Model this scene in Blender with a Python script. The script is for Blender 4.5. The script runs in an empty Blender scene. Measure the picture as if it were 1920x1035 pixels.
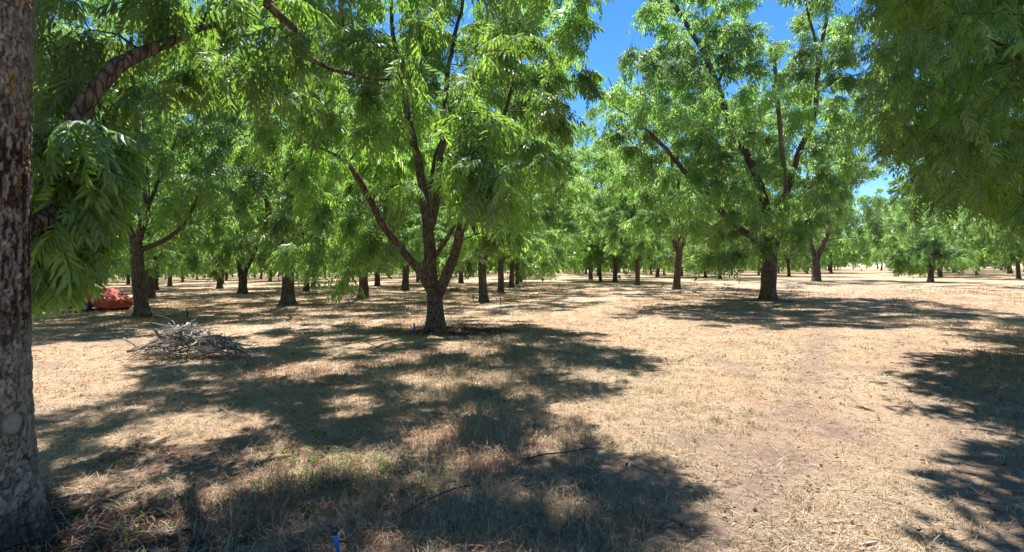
import bpy, math, random
import numpy as np
from mathutils import Vector

# ------------------------------------------------------------------ camera, sky, sun, exposure
scene = bpy.context.scene
F, CX, HZ = 1060.0, 960.0, 502.0            # focal length and horizon of the 1920 px wide photograph
EYE = 1.65
cam_data = bpy.data.cameras.new('camera')
cam_data.sensor_width = 36.0
cam_data.lens = F / 1920.0 * 36.0
cam_data.shift_y = -(517.5 - HZ) / 1920.0
cam_data.clip_start = 0.05
cam_data.clip_end = 6000
cam = bpy.data.objects.new('camera', cam_data)
scene.collection.objects.link(cam)
cam.location = (0, 0, EYE)
cam.rotation_euler = (math.radians(90), 0, 0)
scene.camera = cam

SUN_EL = math.radians(66)
SHADE = (0.15, -0.99)                        # direction in which shadows fall
SUN_AZ = math.atan2(-SHADE[0], -SHADE[1])    # towards the sun, from +Y to +X
world = bpy.data.worlds.new('World')
scene.world = world
world.use_nodes = True
wn = world.node_tree
sky = wn.nodes.new('ShaderNodeTexSky')
sky.sky_type = 'NISHITA'
sky.sun_disc = False
sky.sun_elevation = SUN_EL
sky.sun_rotation = SUN_AZ
sky.altitude = 300
sky.air_density = 0.8
sky.dust_density = 0.0
sky.ozone_density = 4.0
bg = wn.nodes['Background']
bg.inputs['Strength'].default_value = 0.088
deep = wn.nodes.new('ShaderNodeHueSaturation')
deep.inputs['Saturation'].default_value = 1.24
wn.links.new(sky.outputs['Color'], deep.inputs['Color'])
wn.links.new(deep.outputs['Color'], bg.inputs['Color'])
sun_data = bpy.data.lights.new('sun', 'SUN')
sun_data.energy = 5.0
sun_data.angle = math.radians(0.53)
sun_data.color = (1.0, 0.945, 0.86)
sun = bpy.data.objects.new('sun', sun_data)
scene.collection.objects.link(sun)
to_sun = Vector((math.sin(SUN_AZ) * math.cos(SUN_EL), math.cos(SUN_AZ) * math.cos(SUN_EL), math.sin(SUN_EL)))
sun.rotation_euler = to_sun.to_track_quat('Z', 'Y').to_euler()
sun.location = to_sun * 60

scene.view_settings.view_transform = 'Standard'
scene.view_settings.look = 'None'
scene.view_settings.gamma = 1.0
scene.view_settings.exposure = 1.38
scene.view_settings.use_curve_mapping = False
scene.render.engine = 'CYCLES'
cy = scene.cycles
cy.max_bounces = 10
cy.diffuse_bounces = 7
cy.glossy_bounces = 2
cy.transmission_bounces = 5
cy.transparent_max_bounces = 4
cy.sample_clamp_indirect = 8
cy.use_adaptive_sampling = True
cy.adaptive_threshold = 0.02
cy.use_denoising = True
try:
    cy.denoiser = 'OPENIMAGEDENOISE'
    cy.denoising_input_passes = 'RGB_ALBEDO_NORMAL'
    cy.denoising_prefilter = 'ACCURATE'
except Exception:
    pass

# ------------------------------------------------------------------ helpers
COL = scene.collection
RNG = np.random.default_rng(11)
random.seed(5)


def waves(seed, n=7, dim=3):
    r = np.random.default_rng(seed)
    k = r.normal(size=(n, dim))
    k /= np.linalg.norm(k, axis=1)[:, None]
    k *= r.uniform(0.7, 1.6, size=(n, 1))
    return k, r.uniform(0, 6.28, n)


_W = {}


def wob(p, freq, seed):
    """smooth random field, about -1..1"""
    p = np.asarray(p, float)
    key = (seed, p.shape[-1])
    if key not in _W:
        _W[key] = waves(seed, 7, p.shape[-1])
    k, ph = _W[key]
    return np.sin(p @ (k.T * freq * 6.28) + ph).sum(-1) / 2.6


def hash2(i, j, s=0):
    v = np.sin(i * 127.1 + j * 311.7 + s * 74.7) * 43758.5453
    return v - np.floor(v)


def vnoise2(x, y, s=0):
    xi, yi = np.floor(x), np.floor(y)
    fx, fy = x - xi, y - yi
    fx, fy = fx * fx * (3 - 2 * fx), fy * fy * (3 - 2 * fy)
    a = hash2(xi, yi, s) * (1 - fx) + hash2(xi + 1, yi, s) * fx
    b = hash2(xi, yi + 1, s) * (1 - fx) + hash2(xi + 1, yi + 1, s) * fx
    return a * (1 - fy) + b * fy


def fbm2(x, y, s=0, oct=4):
    t, a, f = 0, 0.5, 1.0
    for o in range(oct):
        t = t + a * vnoise2(x * f, y * f, s + o)
        a *= 0.5
        f *= 2.03
    return t / (1 - 0.5 ** oct)


def sstep(a, b, x):
    t = np.clip((x - a) / (b - a), 0, 1)
    return t * t * (3 - 2 * t)


SLOPE = 0.0105


def ground_z(x, y):
    x = np.asarray(x, float)
    y = np.asarray(y, float)
    z = SLOPE * np.clip(x, -300, 300)
    z = z + 0.05 * (fbm2(x * 0.35 + 40, y * 0.35 + 40, 3, 3) - 0.5) * sstep(0, 3, np.hypot(x, y))
    side = (x * ROAD_N[0] + y * ROAD_N[1])
    z = z + 0.035 * np.clip(side - 55, 0, 400)
    return z


ROAD_A = math.radians(31.6)
ROAD_D = (math.sin(ROAD_A), math.cos(ROAD_A))
ROAD_N = (math.cos(ROAD_A), -math.sin(ROAD_A))      # points to the right of the road


def unp(px, py):
    """ground point seen at a pixel of the photograph"""
    Y = EYE / ((py - HZ) / F + SLOPE * (px - CX) / F)
    X = (px - CX) / F * Y
    return np.array([X, Y, float(ground_z(X, Y))])


def at(px, py, Y):
    return np.array([(px - CX) / F * Y, Y, EYE - (py - HZ) / F * Y])


def proj(P):
    P = np.asarray(P, float)
    Y = np.where(P[..., 1] < 0.3, 0.3, P[..., 1])
    return CX + F * P[..., 0] / Y, HZ - F * (P[..., 2] - EYE) / Y


def np_mesh(name, verts, tris=None, quads=None, smooth=False, attrs=None):
    verts = np.asarray(verts, np.float32)
    me = bpy.data.meshes.new(name)
    nt = 0 if tris is None else len(tris)
    nq = 0 if quads is None else len(quads)
    me.vertices.add(len(verts))
    me.vertices.foreach_set('co', verts.ravel())
    idx = []
    if nt:
        idx.append(np.asarray(tris, np.int32).ravel())
    if nq:
        idx.append(np.asarray(quads, np.int32).ravel())
    idx = np.concatenate(idx)
    me.loops.add(len(idx))
    me.loops.foreach_set('vertex_index', idx)
    starts = np.concatenate([np.arange(nt) * 3, nt * 3 + np.arange(nq) * 4]).astype(np.int32)
    me.polygons.add(nt + nq)
    me.polygons.foreach_set('loop_start', starts)
    me.polygons.foreach_set('use_smooth', np.full(nt + nq, smooth))
    for k, v in (attrs or {}).items():
        v = np.asarray(v, np.float32)
        if v.ndim == 1:
            a = me.attributes.new(k, 'FLOAT', 'POINT')
            a.data.foreach_set('value', v)
        else:
            a = me.attributes.new(k, 'FLOAT_COLOR', 'POINT')
            c = np.ones((len(v), 4), np.float32)
            c[:, :3] = v
            a.data.foreach_set('color', c.ravel())
    me.update(calc_edges=True)
    return me


def obj(name, me, mat=None, parent=None, loc=None):
    o = bpy.data.objects.new(name, me)
    COL.objects.link(o)
    if mat is not None and me is not None and not me.materials:
        me.materials.append(mat)
    if parent is not None:
        o.parent = parent
    if loc is not None:
        o.location = [float(v) for v in loc]
    return o


def tag(o, label, cat, group=None):
    o['label'] = label
    o['category'] = cat
    if group:
        o['group'] = group
    return o


def thing(name, label, cat, loc=(0, 0, 0), group=None, rz=0.0):
    o = obj(name, None, loc=loc)
    o.empty_display_size = 0.3
    o.rotation_euler = (0, 0, rz)
    return tag(o, label, cat, group)


class MB:
    """collects shapes; build() links them as one mesh"""

    def __init__(s):
        s.v, s.t, s.q, s.n = [], [], [], 0

    def add(s, v, t=None, q=None):
        v = np.asarray(v, float)
        if t is not None and len(t):
            s.t.append(np.asarray(t) + s.n)
        if q is not None and len(q):
            s.q.append(np.asarray(q) + s.n)
        s.v.append(v)
        s.n += len(v)

    def tube(s, P, R, sides=6, cap=True):
        P = np.asarray(P, float)
        R = np.broadcast_to(np.asarray(R, float), (len(P),))
        T = np.gradient(P, axis=0)
        T /= np.linalg.norm(T, axis=1)[:, None] + 1e-9
        ref = np.array([0.0, 0, 1]) if abs(T[:, 2]).mean() < 0.75 else np.array([1.0, 0.15, 0])
        U = np.cross(T, ref)
        U /= np.linalg.norm(U, axis=1)[:, None] + 1e-9
        V = np.cross(T, U)
        a = np.arange(sides) * 2 * math.pi / sides
        ring = U[:, None] * np.cos(a)[None, :, None] + V[:, None] * np.sin(a)[None, :, None]
        vv = (P[:, None] + ring * R[:, None, None]).reshape(-1, 3)
        n = len(P)
        i = np.arange(n - 1)[:, None] * sides
        j = np.arange(sides)[None]
        jn = (j + 1) % sides
        q = np.stack([i + j, i + jn, i + sides + jn, i + sides + j], -1).reshape(-1, 4)
        t = []
        if cap:
            vv = np.vstack([vv, P[0], P[-1]])
            c0, c1 = n * sides, n * sides + 1
            for k in range(sides):
                t.append((c0, (k + 1) % sides, k))
                t.append((c1, (n - 1) * sides + k, (n - 1) * sides + (k + 1) % sides))
        s.add(vv, t, q)
        return s

    def box(s, c, d, rot=None):
        c, d = np.asarray(c, float), np.asarray(d, float) / 2
        v = np.array([(x, y, z) for x in (-1, 1) for y in (-1, 1) for z in (-1, 1)], float) * d
        if rot is not None:
            v = v @ np.asarray(rot, float).T
        s.add(v + c, None, [(0, 1, 3, 2), (4, 6, 7, 5), (0, 4, 5, 1), (2, 3, 7, 6), (0, 2, 6, 4), (1, 5, 7, 3)])
        return s

    def prism(s, prof, y0, y1, inset=0.0):
        """profile in XZ, pushed along Y"""
        prof = np.asarray(prof, float)
        n = len(prof)
        c = prof.mean(0)
        pi = c + (prof - c) * (1 - inset)
        ys = [y0, y0 + (0.05 if inset else 0), y1 - (0.05 if inset else 0), y1]
        pr = [pi, prof, prof, pi]
        v = np.vstack([np.column_stack([p[:, 0], np.full(n, y), p[:, 1]]) for p, y in zip(pr, ys)])
        q = []
        for r in range(3):
            for k in range(n):
                q.append((r * n + k, r * n + (k + 1) % n, (r + 1) * n + (k + 1) % n, (r + 1) * n + k))
        v = np.vstack([v, [[c[0], y0, c[1]], [c[0], y1, c[1]]]])
        t = [(4 * n, (k + 1) % n, k) for k in range(n)] + [(4 * n + 1, 3 * n + k, 3 * n + (k + 1) % n) for k in range(n)]
        s.add(v, t, q)
        return s

    def mesh(s, name, smooth=False, attrs=None):
        return np_mesh(name, np.vstack(s.v), np.vstack(s.t) if s.t else None, np.vstack(s.q) if s.q else None, smooth, attrs)

    def build(s, name, mat, parent=None, smooth=False, loc=None):
        return obj(name, s.mesh(name, smooth), mat, parent, loc)


# ------------------------------------------------------------------ materials
class Mat:
    def __init__(s, name):
        s.m = bpy.data.materials.new(name)
        s.m.use_nodes = True
        s.nt = s.m.node_tree
        s.nt.nodes.clear()
        s.out = s.nt.nodes.new('ShaderNodeOutputMaterial')

    def n(s, kind, **kw):
        nd = s.nt.nodes.new('ShaderNode' + kind)
        for k, v in kw.items():
            if k.startswith('i_'):
                nd.inputs[k[2:].replace('_', ' ')].default_value = v
            else:
                setattr(nd, k, v)
        return nd

    def l(s, a, b):
        s.nt.links.new(a, b)

    def mix(s, fac, a, b, blend='MIX'):
        nd = s.nt.nodes.new('ShaderNodeMix')
        nd.data_type = 'RGBA'
        nd.blend_type = blend
        for sock, v in ((nd.inputs[0], fac), (nd.inputs[6], a), (nd.inputs[7], b)):
            if hasattr(v, 'is_linked'):
                s.l(v, sock)
            elif isinstance(v, (int, float)):
                sock.default_value = v
            else:
                sock.default_value = (*v, 1)
        return nd.outputs[2]

    def ramp(s, fac, stops):
        nd = s.nt.nodes.new('ShaderNodeValToRGB')
        el = nd.color_ramp.elements
        while len(el) < len(stops):
            el.new(0.5)
        for e, (p, c) in zip(el, stops):
            e.position = p
            e.color = (*c, 1) if len(c) == 3 else c
        s.l(fac, nd.inputs[0])
        return nd.outputs[0]

    def noise(s, scale, detail=4, rough=0.6, coord=None, dist=0.0):
        nd = s.n('TexNoise')
        nd.inputs['Scale'].default_value = scale
        nd.inputs['Detail'].default_value = detail
        nd.inputs['Roughness'].default_value = rough
        nd.inputs['Distortion'].default_value = dist
        if coord is not None:
            s.l(coord, nd.inputs['Vector'])
        return nd.outputs['Fac']

    def coord(s, scale=(1, 1, 1), kind='Object'):
        tc = s.n('TexCoord')
        mp = s.n('Mapping')
        mp.inputs['Scale'].default_value = scale
        s.l(tc.outputs[kind], mp.inputs['Vector'])
        return mp.outputs['Vector']

    def attr(s, name, out='Fac'):
        nd = s.n('Attribute')
        nd.attribute_name = name
        return nd.outputs[out]

    def bump(s, h, strength=0.5, dist=0.02):
        nd = s.n('Bump')
        nd.inputs['Strength'].default_value = strength
        nd.inputs['Distance'].default_value = dist
        s.l(h, nd.inputs['Height'])
        return nd.outputs['Normal']

    def surf(s, color, rough=0.8, normal=None, spec=0.3, metal=0.0):
        p = s.n('BsdfPrincipled')
        if hasattr(color, 'is_linked'):
            s.l(color, p.inputs['Base Color'])
        else:
            p.inputs['Base Color'].default_value = (*color, 1)
        if hasattr(rough, 'is_linked'):
            s.l(rough, p.inputs['Roughness'])
        else:
            p.inputs['Roughness'].default_value = rough
        p.inputs['Specular IOR Level'].default_value = spec
        p.inputs['Metallic'].default_value = metal
        if normal is not None:
            s.l(normal, p.inputs['Normal'])
        s.l(p.outputs[0], s.out.inputs['Surface'])
        return s.m


def leaf_material(name, dark, light, trans, tfac=0.45, gloss=0.07):
    m = Mat(name)
    t = m.attr('tint')
    oi = m.n('ObjectInfo')
    c = m.mix(t, dark, light)
    tr = m.mix(t, tuple(v * 0.45 for v in trans), trans)
    hs = m.n('HueSaturation')
    mr = m.n('MapRange')
    mr.inputs['To Min'].default_value = 0.485
    mr.inputs['To Max'].default_value = 0.512
    m.l(oi.outputs['Random'], mr.inputs['Value'])
    m.l(mr.outputs[0], hs.inputs['Hue'])
    m.l(c, hs.inputs['Color'])
    d = m.n('BsdfDiffuse')
    m.l(hs.outputs[0], d.inputs['Color'])
    tl = m.n('BsdfTranslucent')
    m.l(tr, tl.inputs['Color'])
    g = m.n('BsdfGlossy')
    g.inputs['Roughness'].default_value = 0.5
    g.inputs['Color'].default_value = (0.9, 0.95, 1.0, 1)
    a = m.n('MixShader')
    a.inputs[0].default_value = tfac
    m.l(d.outputs[0], a.inputs[1])
    m.l(tl.outputs[0], a.inputs[2])
    b = m.n('MixShader')
    lw = m.n('LayerWeight')
    lw.inputs['Blend'].default_value = 0.3
    mul = m.n('Math', operation='MULTIPLY_ADD')
    mul.inputs[1].default_value = 0.12
    mul.inputs[2].default_value = gloss
    m.l(lw.outputs['Fresnel'], mul.inputs[0])
    m.l(mul.outputs[0], b.inputs[0])
    m.l(a.outputs[0], b.inputs[1])
    m.l(g.outputs[0], b.inputs[2])
    m.l(b.outputs[0], m.out.inputs['Surface'])
    return m.m


M = {}
M['leaf'] = leaf_material('pecan_leaf', (0.020, 0.060, 0.015), (0.088, 0.180, 0.038), (0.46, 0.80, 0.095), 0.54, 0.055)
M['leaf_far'] = leaf_material('pecan_leaf_far', (0.024, 0.070, 0.022), (0.115, 0.220, 0.066), (0.50, 0.84, 0.17), 0.55, 0.05)


def bark_material(name, a, b, c, lich):
    m = Mat(name)
    co = m.coord((1, 1, 0.28))
    n1 = m.noise(24, 6, 0.65, co, 0.6)
    n2 = m.noise(3.2, 4, 0.6, m.coord((1, 1, 0.6)))
    v = m.n('TexVoronoi')
    v.feature = 'DISTANCE_TO_EDGE'
    v.inputs['Scale'].default_value = 16
    m.l(co, v.inputs['Vector'])
    crack = m.ramp(v.outputs['Distance'], [(0.0, (0, 0, 0)), (0.12, (1, 1, 1))])
    col = m.ramp(n1, [(0.3, a), (0.52, b), (0.75, c)])
    col = m.mix(m.ramp(n2, [(0.52, (0, 0, 0)), (0.68, (1, 1, 1))]), col, lich)
    col = m.mix(crack, m.mix(0.7, col, (0.012, 0.009, 0.008)), col)
    h = m.n('Math', operation='MULTIPLY_ADD')
    m.l(n1, h.inputs[0])
    h.inputs[1].default_value = 0.7
    m.l(crack, h.inputs[2])
    return m.surf(col, 0.9, m.bump(h.outputs[0], 0.9, 0.02), 0.15)


M['bark'] = bark_material('bark', (0.05, 0.036, 0.030), (0.15, 0.115, 0.095), (0.27, 0.225, 0.19), (0.23, 0.20, 0.175))
M['branch'] = bark_material('branch_bark', (0.05, 0.036, 0.028), (0.13, 0.095, 0.072), (0.22, 0.18, 0.15), (0.17, 0.15, 0.13))

M['pale_bark'] = bark_material('weathered_bark', (0.16, 0.11, 0.085), (0.30, 0.23, 0.18), (0.42, 0.35, 0.29), (0.34, 0.29, 0.25))
m = Mat('foreground_bark')
cc = m.attr('bark', 'Color')
n1 = m.noise(90, 5, 0.7, m.coord((1, 1, 0.5)))
n2 = m.noise(300, 3, 0.6)
col = m.mix(0.55, cc, m.mix(1.0, cc, m.ramp(n1, [(0.3, (0.35, 0.35, 0.35)), (0.7, (1.5, 1.5, 1.5))]), 'MULTIPLY'))
ad = m.n('Math', operation='ADD')
m.l(n1, ad.inputs[0])
m.l(n2, ad.inputs[1])
M['bark_near'] = m.surf(col, 0.92, m.bump(ad.outputs[0], 0.7, 0.006), 0.15)

m = Mat('dry_ground')
soil, dust, mulch = m.attr('soil'), m.attr('dust'), m.attr('mulch')
tcg = m.coord()
f1 = m.noise(0.45, 5, 0.6, tcg)
f2 = m.noise(75, 6, 0.85, tcg, 0.8)
f3 = m.noise(9, 5, 0.7, tcg)
straw = m.ramp(f2, [(0.36, (0.09, 0.062, 0.042)), (0.49, (0.36, 0.265, 0.18)), (0.60, (0.66, 0.53, 0.375))])
warm = m.mix(m.ramp(f1, [(0.4, (0, 0, 0)), (0.62, (1, 1, 1))]), straw, m.mix(0.35, straw, (0.42, 0.23, 0.15)))
soilc = m.ramp(f3, [(0.3, (0.15, 0.103, 0.083)), (0.7, (0.31, 0.225, 0.185))])
c1 = m.mix(soil, warm, soilc)
c1 = m.mix(dust, c1, m.mix(f3, (0.45, 0.37, 0.30), (0.6, 0.5, 0.41)))
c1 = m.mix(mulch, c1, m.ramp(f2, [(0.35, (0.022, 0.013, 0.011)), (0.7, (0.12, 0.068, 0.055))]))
hh = m.n('Math', operation='ADD')
m.l(f2, hh.inputs[0])
m.l(f3, hh.inputs[1])
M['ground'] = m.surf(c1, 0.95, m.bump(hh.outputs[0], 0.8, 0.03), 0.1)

m = Mat('dry_grass')
t = m.attr('hue', 'Color')
d = m.n('BsdfDiffuse')
m.l(t, d.inputs['Color'])
tl = m.n('BsdfTranslucent')
m.l(t, tl.inputs['Color'])
mx = m.n('MixShader')
mx.inputs[0].default_value = 0.3
m.l(d.outputs[0], mx.inputs[1])
m.l(tl.outputs[0], mx.inputs[2])
m.l(mx.outputs[0], m.out.inputs['Surface'])
M['grass'] = m.m


def simple(name, a, b, scale=8, rough=0.6, spec=0.3, metal=0.0, bump=0.2, bd=0.01):
    m = Mat(name)
    n = m.noise(scale, 5, 0.65, m.coord())
    return m.surf(m.ramp(n, [(0.32, a), (0.68, b)]), rough, m.bump(n, bump, bd), spec, metal)


M['stick'] = simple('dead_wood', (0.10, 0.090, 0.083), (0.29, 0.27, 0.255), 22, 0.9, 0.15)
M['stick_pale'] = simple('bleached_wood', (0.34, 0.30, 0.26), (0.55, 0.50, 0.45), 18, 0.9, 0.15)
M['cut'] = simple('cut_wood', (0.45, 0.36, 0.26), (0.62, 0.52, 0.40), 30, 0.9, 0.1)
M['red'] = simple('faded_red_paint', (0.36, 0.032, 0.018), (0.44, 0.055, 0.03), 5, 0.5, 0.4)
M['orange'] = simple('faded_orange_paint', (0.52, 0.065, 0.018), (0.60, 0.10, 0.03), 5, 0.5, 0.4)
M['rust'] = simple('rusty_steel', (0.07, 0.025, 0.018), (0.20, 0.07, 0.045), 14, 0.85, 0.2)
M['black'] = simple('black_plastic', (0.012, 0.012, 0.013), (0.03, 0.03, 0.032), 20, 0.45, 0.4)
M['tyre'] = simple('tyre_rubber', (0.02, 0.02, 0.02), (0.07, 0.063, 0.055), 9, 0.85, 0.2)
M['grey'] = simple('grey_steel', (0.30, 0.30, 0.30), (0.48, 0.47, 0.45), 12, 0.5, 0.4)
M['blue'] = simple('blue_plastic', (0.01, 0.14, 0.50), (0.015, 0.20, 0.62), 25, 0.35, 0.5)
M['yellow'] = simple('yellow_plastic', (0.55, 0.42, 0.03), (0.62, 0.5, 0.06), 20, 0.4, 0.4)
M['stone'] = simple('pale_litter', (0.42, 0.38, 0.33), (0.62, 0.58, 0.53), 25, 0.9, 0.1)

# ------------------------------------------------------------------ where the trees stand
# base pixels in the photograph, far trunks only as far as they can be told apart
BASES = {
    'main': (817, 618), 'tall': (1440, 564), 'side': (266, 592),
    'r2': (907, 566), 'r3': (939, 548), 'r4': (959, 539), 'r5': (970, 533), 'r6': (977, 529),
    'l540': (540, 571), 'l681': (681, 558), 'l453': (455, 550), 'l412': (412, 541), 'l282': (282, 560), 'l291': (291, 544),
    'l574': (574, 546), 'l707': (707, 536), 'l760': (760, 543), 'l864': (864, 531), 'l587': (587, 537),
    'q1268': (1268, 543), 'q1195': (1195, 535), 'q1153': (1153, 529), 'q1126': (1126, 527), 'q1108': (1108, 524),
    'q1531': (1531, 527), 'q1323': (1323, 520), 'q1558': (1558, 512),
    'low': (1745, 529), 'q1689': (1689, 511), 'q1894': (1894, 513), 'q1798': (1798, 505), 'q1232': (1232, 520), 'q1305': (1305, 514),
}
POS = {k: unp(*v) for k, v in BASES.items()}
P0 = np.array([-3.25, 3.50, 0.0])
P0[2] = float(ground_z(P0[0], P0[1]))
PR = np.array([12.0, 11.0, 0.0])
PR[2] = float(ground_z(PR[0], PR[1]))

# ------------------------------------------------------------------ ground
TRACK = np.array([unp(*p)[:2] for p in ((520, 612), (640, 603), (830, 586), (1000, 571), (1150, 556), (1260, 543), (1420, 531))])


def seg_dist(x, y, pts):
    best = np.full(np.shape(x), 1e9)
    for a, b in zip(pts[:-1], pts[1:]):
        ab = b - a
        t = np.clip(((x - a[0]) * ab[0] + (y - a[1]) * ab[1]) / (ab @ ab), 0, 1)
        best = np.minimum(best, np.hypot(x - a[0] - t * ab[0], y - a[1] - t * ab[1]))
    return best


def patch(x, y, px, py, rx, ry):
    c = unp(px, py)
    return np.clip(1.25 - np.hypot((x - c[0]) / rx, (y - c[1]) / ry), 0, 1)


def masks(x, y):
    nz = fbm2(x * 1.1 + 9, y * 1.1 + 3, 21, 4)
    nf = fbm2(x * 4 + 9, y * 4 + 3, 31, 3)
    s = x * ROAD_N[0] + y * ROAD_N[1]
    al = x * ROAD_D[0] + y * ROAD_D[1]
    soil = np.zeros_like(s)
    for off in (-0.75, 0.75):
        soil = np.maximum(soil, np.exp(-((s - off - 0.12 * np.sin(al * 0.21)) / 0.27) ** 2) * (0.4 + 0.6 * sstep(0.36, 0.54, nz)) * 0.85)
    for px, py, rx, ry in ((1085, 885, .62, .55), (1290, 1000, .75, .5), (1180, 950, .5, .4), (1180, 1010, .4, .3), (330, 870, .8, .45), (1560, 800, .35, .9), (1450, 860, .6, .5)):
        soil = np.maximum(soil, patch(x, y, px, py, rx, ry) * sstep(0.30, 0.55, nz * .6 + nf * .4 + .08))
    soil = np.maximum(soil, sstep(0.62, 0.74, nz) * 0.7)
    td = seg_dist(x, y, TRACK)
    dust = np.maximum(np.exp(-((td - 0.75) / 0.32) ** 2), 0.0) * sstep(0.3, 0.55, nz + 0.1) * 0.85
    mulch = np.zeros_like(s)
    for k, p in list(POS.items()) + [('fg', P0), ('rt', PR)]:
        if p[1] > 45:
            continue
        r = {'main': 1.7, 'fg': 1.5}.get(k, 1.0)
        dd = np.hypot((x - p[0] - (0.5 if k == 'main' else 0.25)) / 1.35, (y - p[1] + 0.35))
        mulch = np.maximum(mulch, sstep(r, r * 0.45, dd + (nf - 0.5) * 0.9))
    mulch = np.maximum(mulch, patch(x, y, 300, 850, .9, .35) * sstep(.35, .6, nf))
    return soil, dust, mulch


def axis(n, near, far, k):
    t = np.linspace(-1, 1, n)
    return np.sinh(t * k) / math.sinh(k) * far


gx = axis(280, 0, 1500, 7.2)
gy = np.concatenate([-np.geomspace(400, 0.6, 24), np.linspace(0, 1.6, 5), np.geomspace(2, 2500, 300)])
GX, GY = np.meshgrid(gx, gy)
GZ = ground_z(GX, GY)
near = sstep(40, 10, np.hypot(GX, GY))
GZ = GZ + near * 0.035 * (fbm2(GX * 2.6, GY * 2.6, 50, 3) - 0.5)
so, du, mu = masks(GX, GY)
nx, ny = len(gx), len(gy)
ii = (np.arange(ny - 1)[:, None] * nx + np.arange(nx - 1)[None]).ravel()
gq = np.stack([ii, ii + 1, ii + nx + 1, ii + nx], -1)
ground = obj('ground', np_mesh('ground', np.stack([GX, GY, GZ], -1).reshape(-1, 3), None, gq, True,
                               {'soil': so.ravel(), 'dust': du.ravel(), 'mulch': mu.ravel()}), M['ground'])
ground['kind'] = 'structure'
ground['label'] = 'dry straw covered orchard floor with bare soil patches and wheel tracks'

# ------------------------------------------------------------------ leaves


def leaf_proto(seed, pairs, length, leaflet, width, detail):
    """one pinnate leaf along +X, Z up: (verts, tris)"""
    r = np.random.default_rng(seed)
    V, T = [], []
    n = 0

    def emit(base, d, up, L, W, curve):
        nonlocal n
        d = d / np.linalg.norm(d)
        side = np.cross(up, d)
        side /= np.linalg.norm(side)
        nor = np.cross(d, side)
        if detail == 0:
            st = [(0.5, 1.0)]
        elif detail == 1:
            st = [(0.28, 0.9), (0.68, 0.72)]
        else:
            st = [(0.16, 0.72), (0.42, 1.0), (0.74, 0.62)]

        def mid(t):
            return base + d * L * t + side * curve * L * t * t - nor * 0.16 * L * t * t
        if detail == 0:
            V.extend([mid(0), mid(.45) + side * W / 2 + nor * W * .12, mid(1), mid(.45) - side * W / 2 + nor * W * .12])
            T.extend([(n, n + 2, n + 1), (n, n + 3, n + 2)])
            n += 4
            return
        V.append(mid(0))
        for t, w in st:
            c = mid(t)
            V.extend([c + side * W * w / 2 + nor * W * .16, c, c - side * W * w / 2 + nor * W * .16])
        V.append(mid(1.0))
        k = len(st)
        T.extend([(n, n + 2, n + 1), (n, n + 3, n + 2)])
        for q in range(k - 1):
            a, b = n + 1 + 3 * q, n + 4 + 3 * q
            T.extend([(a, a + 1, b + 1), (a, b + 1, b), (a + 1, a + 2, b + 2), (a + 1, b + 2, b + 1)])
        a, tip = n + 1 + 3 * (k - 1), n + 1 + 3 * k
        T.extend([(a, a + 1, tip), (a + 1, a + 2, tip)])
        n += 2 + 3 * k

    def rach(s):
        return np.array([length * s, 0.0, -0.30 * length * s * s])
    for i in range(pairs):
        s = 0.22 + 0.70 * i / max(1, pairs - 1)
        ang = math.radians(68 - 22 * s)
        for sg in (-1, 1):
            aa = ang + r.normal(0, 0.13)
            L = leaflet * (0.78 + 0.5 * math.sin(math.pi * min(1, s * 0.85))) * r.uniform(0.85, 1.12)
            d = np.array([math.cos(aa), sg * math.sin(aa), -0.42 - 0.3 * s + r.normal(0, 0.16)])
            up = np.array([0.15, sg * r.normal(0.12, 0.2), 1.0])
            emit(rach(s + (0.02 if sg > 0 else 0)), d, up, L, width * r.uniform(.85, 1.15), -sg * 0.16)
    emit(rach(1.0), np.array([1, r.normal(0, .1), -0.75]), np.array([.5, 0, 1.0]), leaflet * 1.15, width * 1.1, 0.05)
    if detail >= 1:
        w = 0.0035
        pts = [rach(s) for s in (0, .5, 1)]
        b = n
        for p in pts:
            V.extend([p + np.array([0, w, 0]), p - np.array([0, w, 0])])
        for q in range(2):
            a = b + 2 * q
            T.extend([(a, a + 1, a + 3), (a, a + 3, a + 2)])
        n += 6
    return np.array(V), np.array(T, int)


def frames(D, up):
    X = D / (np.linalg.norm(D, axis=1)[:, None] + 1e-9)
    Y = np.cross(up, X)
    Y /= np.linalg.norm(Y, axis=1)[:, None] + 1e-9
    Z = np.cross(X, Y)
    return np.stack([X, Y, Z], -1)            # columns


def leaves_mesh(name, P, D, S, U, tint, protos, rng):
    VV, TT, AA = [], [], []
    n = 0
    which = rng.integers(0, len(protos), len(P))
    R = frames(D, U)
    for k, (pv, pt) in enumerate(protos):
        m_ = np.where(which == k)[0]
        if not len(m_):
            continue
        v = np.einsum('nij,kj->nki', R[m_], pv) * S[m_][:, None, None] + P[m_][:, None]
        t = pt[None] + (np.arange(len(m_)) * len(pv))[:, None, None] + n
        VV.append(v.reshape(-1, 3))
        TT.append(t.reshape(-1, 3))
        AA.append(np.repeat(tint[m_], len(pv)))
        n += len(m_) * len(pv)
    return np_mesh(name, np.vstack(VV), np.vstack(TT), None, False, {'tint': np.concatenate(AA)})


PROTO_HERO = [leaf_proto(s, 5, 0.34, 0.140, 0.038, 2) for s in range(6)]
PROTO_MID = [leaf_proto(s + 20, 4, 0.34, 0.145, 0.044, 1) for s in range(4)]
PROTO_A = [leaf_proto(s + 40, 4, 0.34, 0.15, 0.046, 0) for s in range(5)]
PROTO_B = [leaf_proto(s + 60, 3, 0.36, 0.19, 0.060, 0) for s in range(5)]
PROTO_C = [leaf_proto(s + 80, 2, 0.50, 0.36, 0.125, 0) for s in range(4)]

# ------------------------------------------------------------------ tree skeletons


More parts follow.
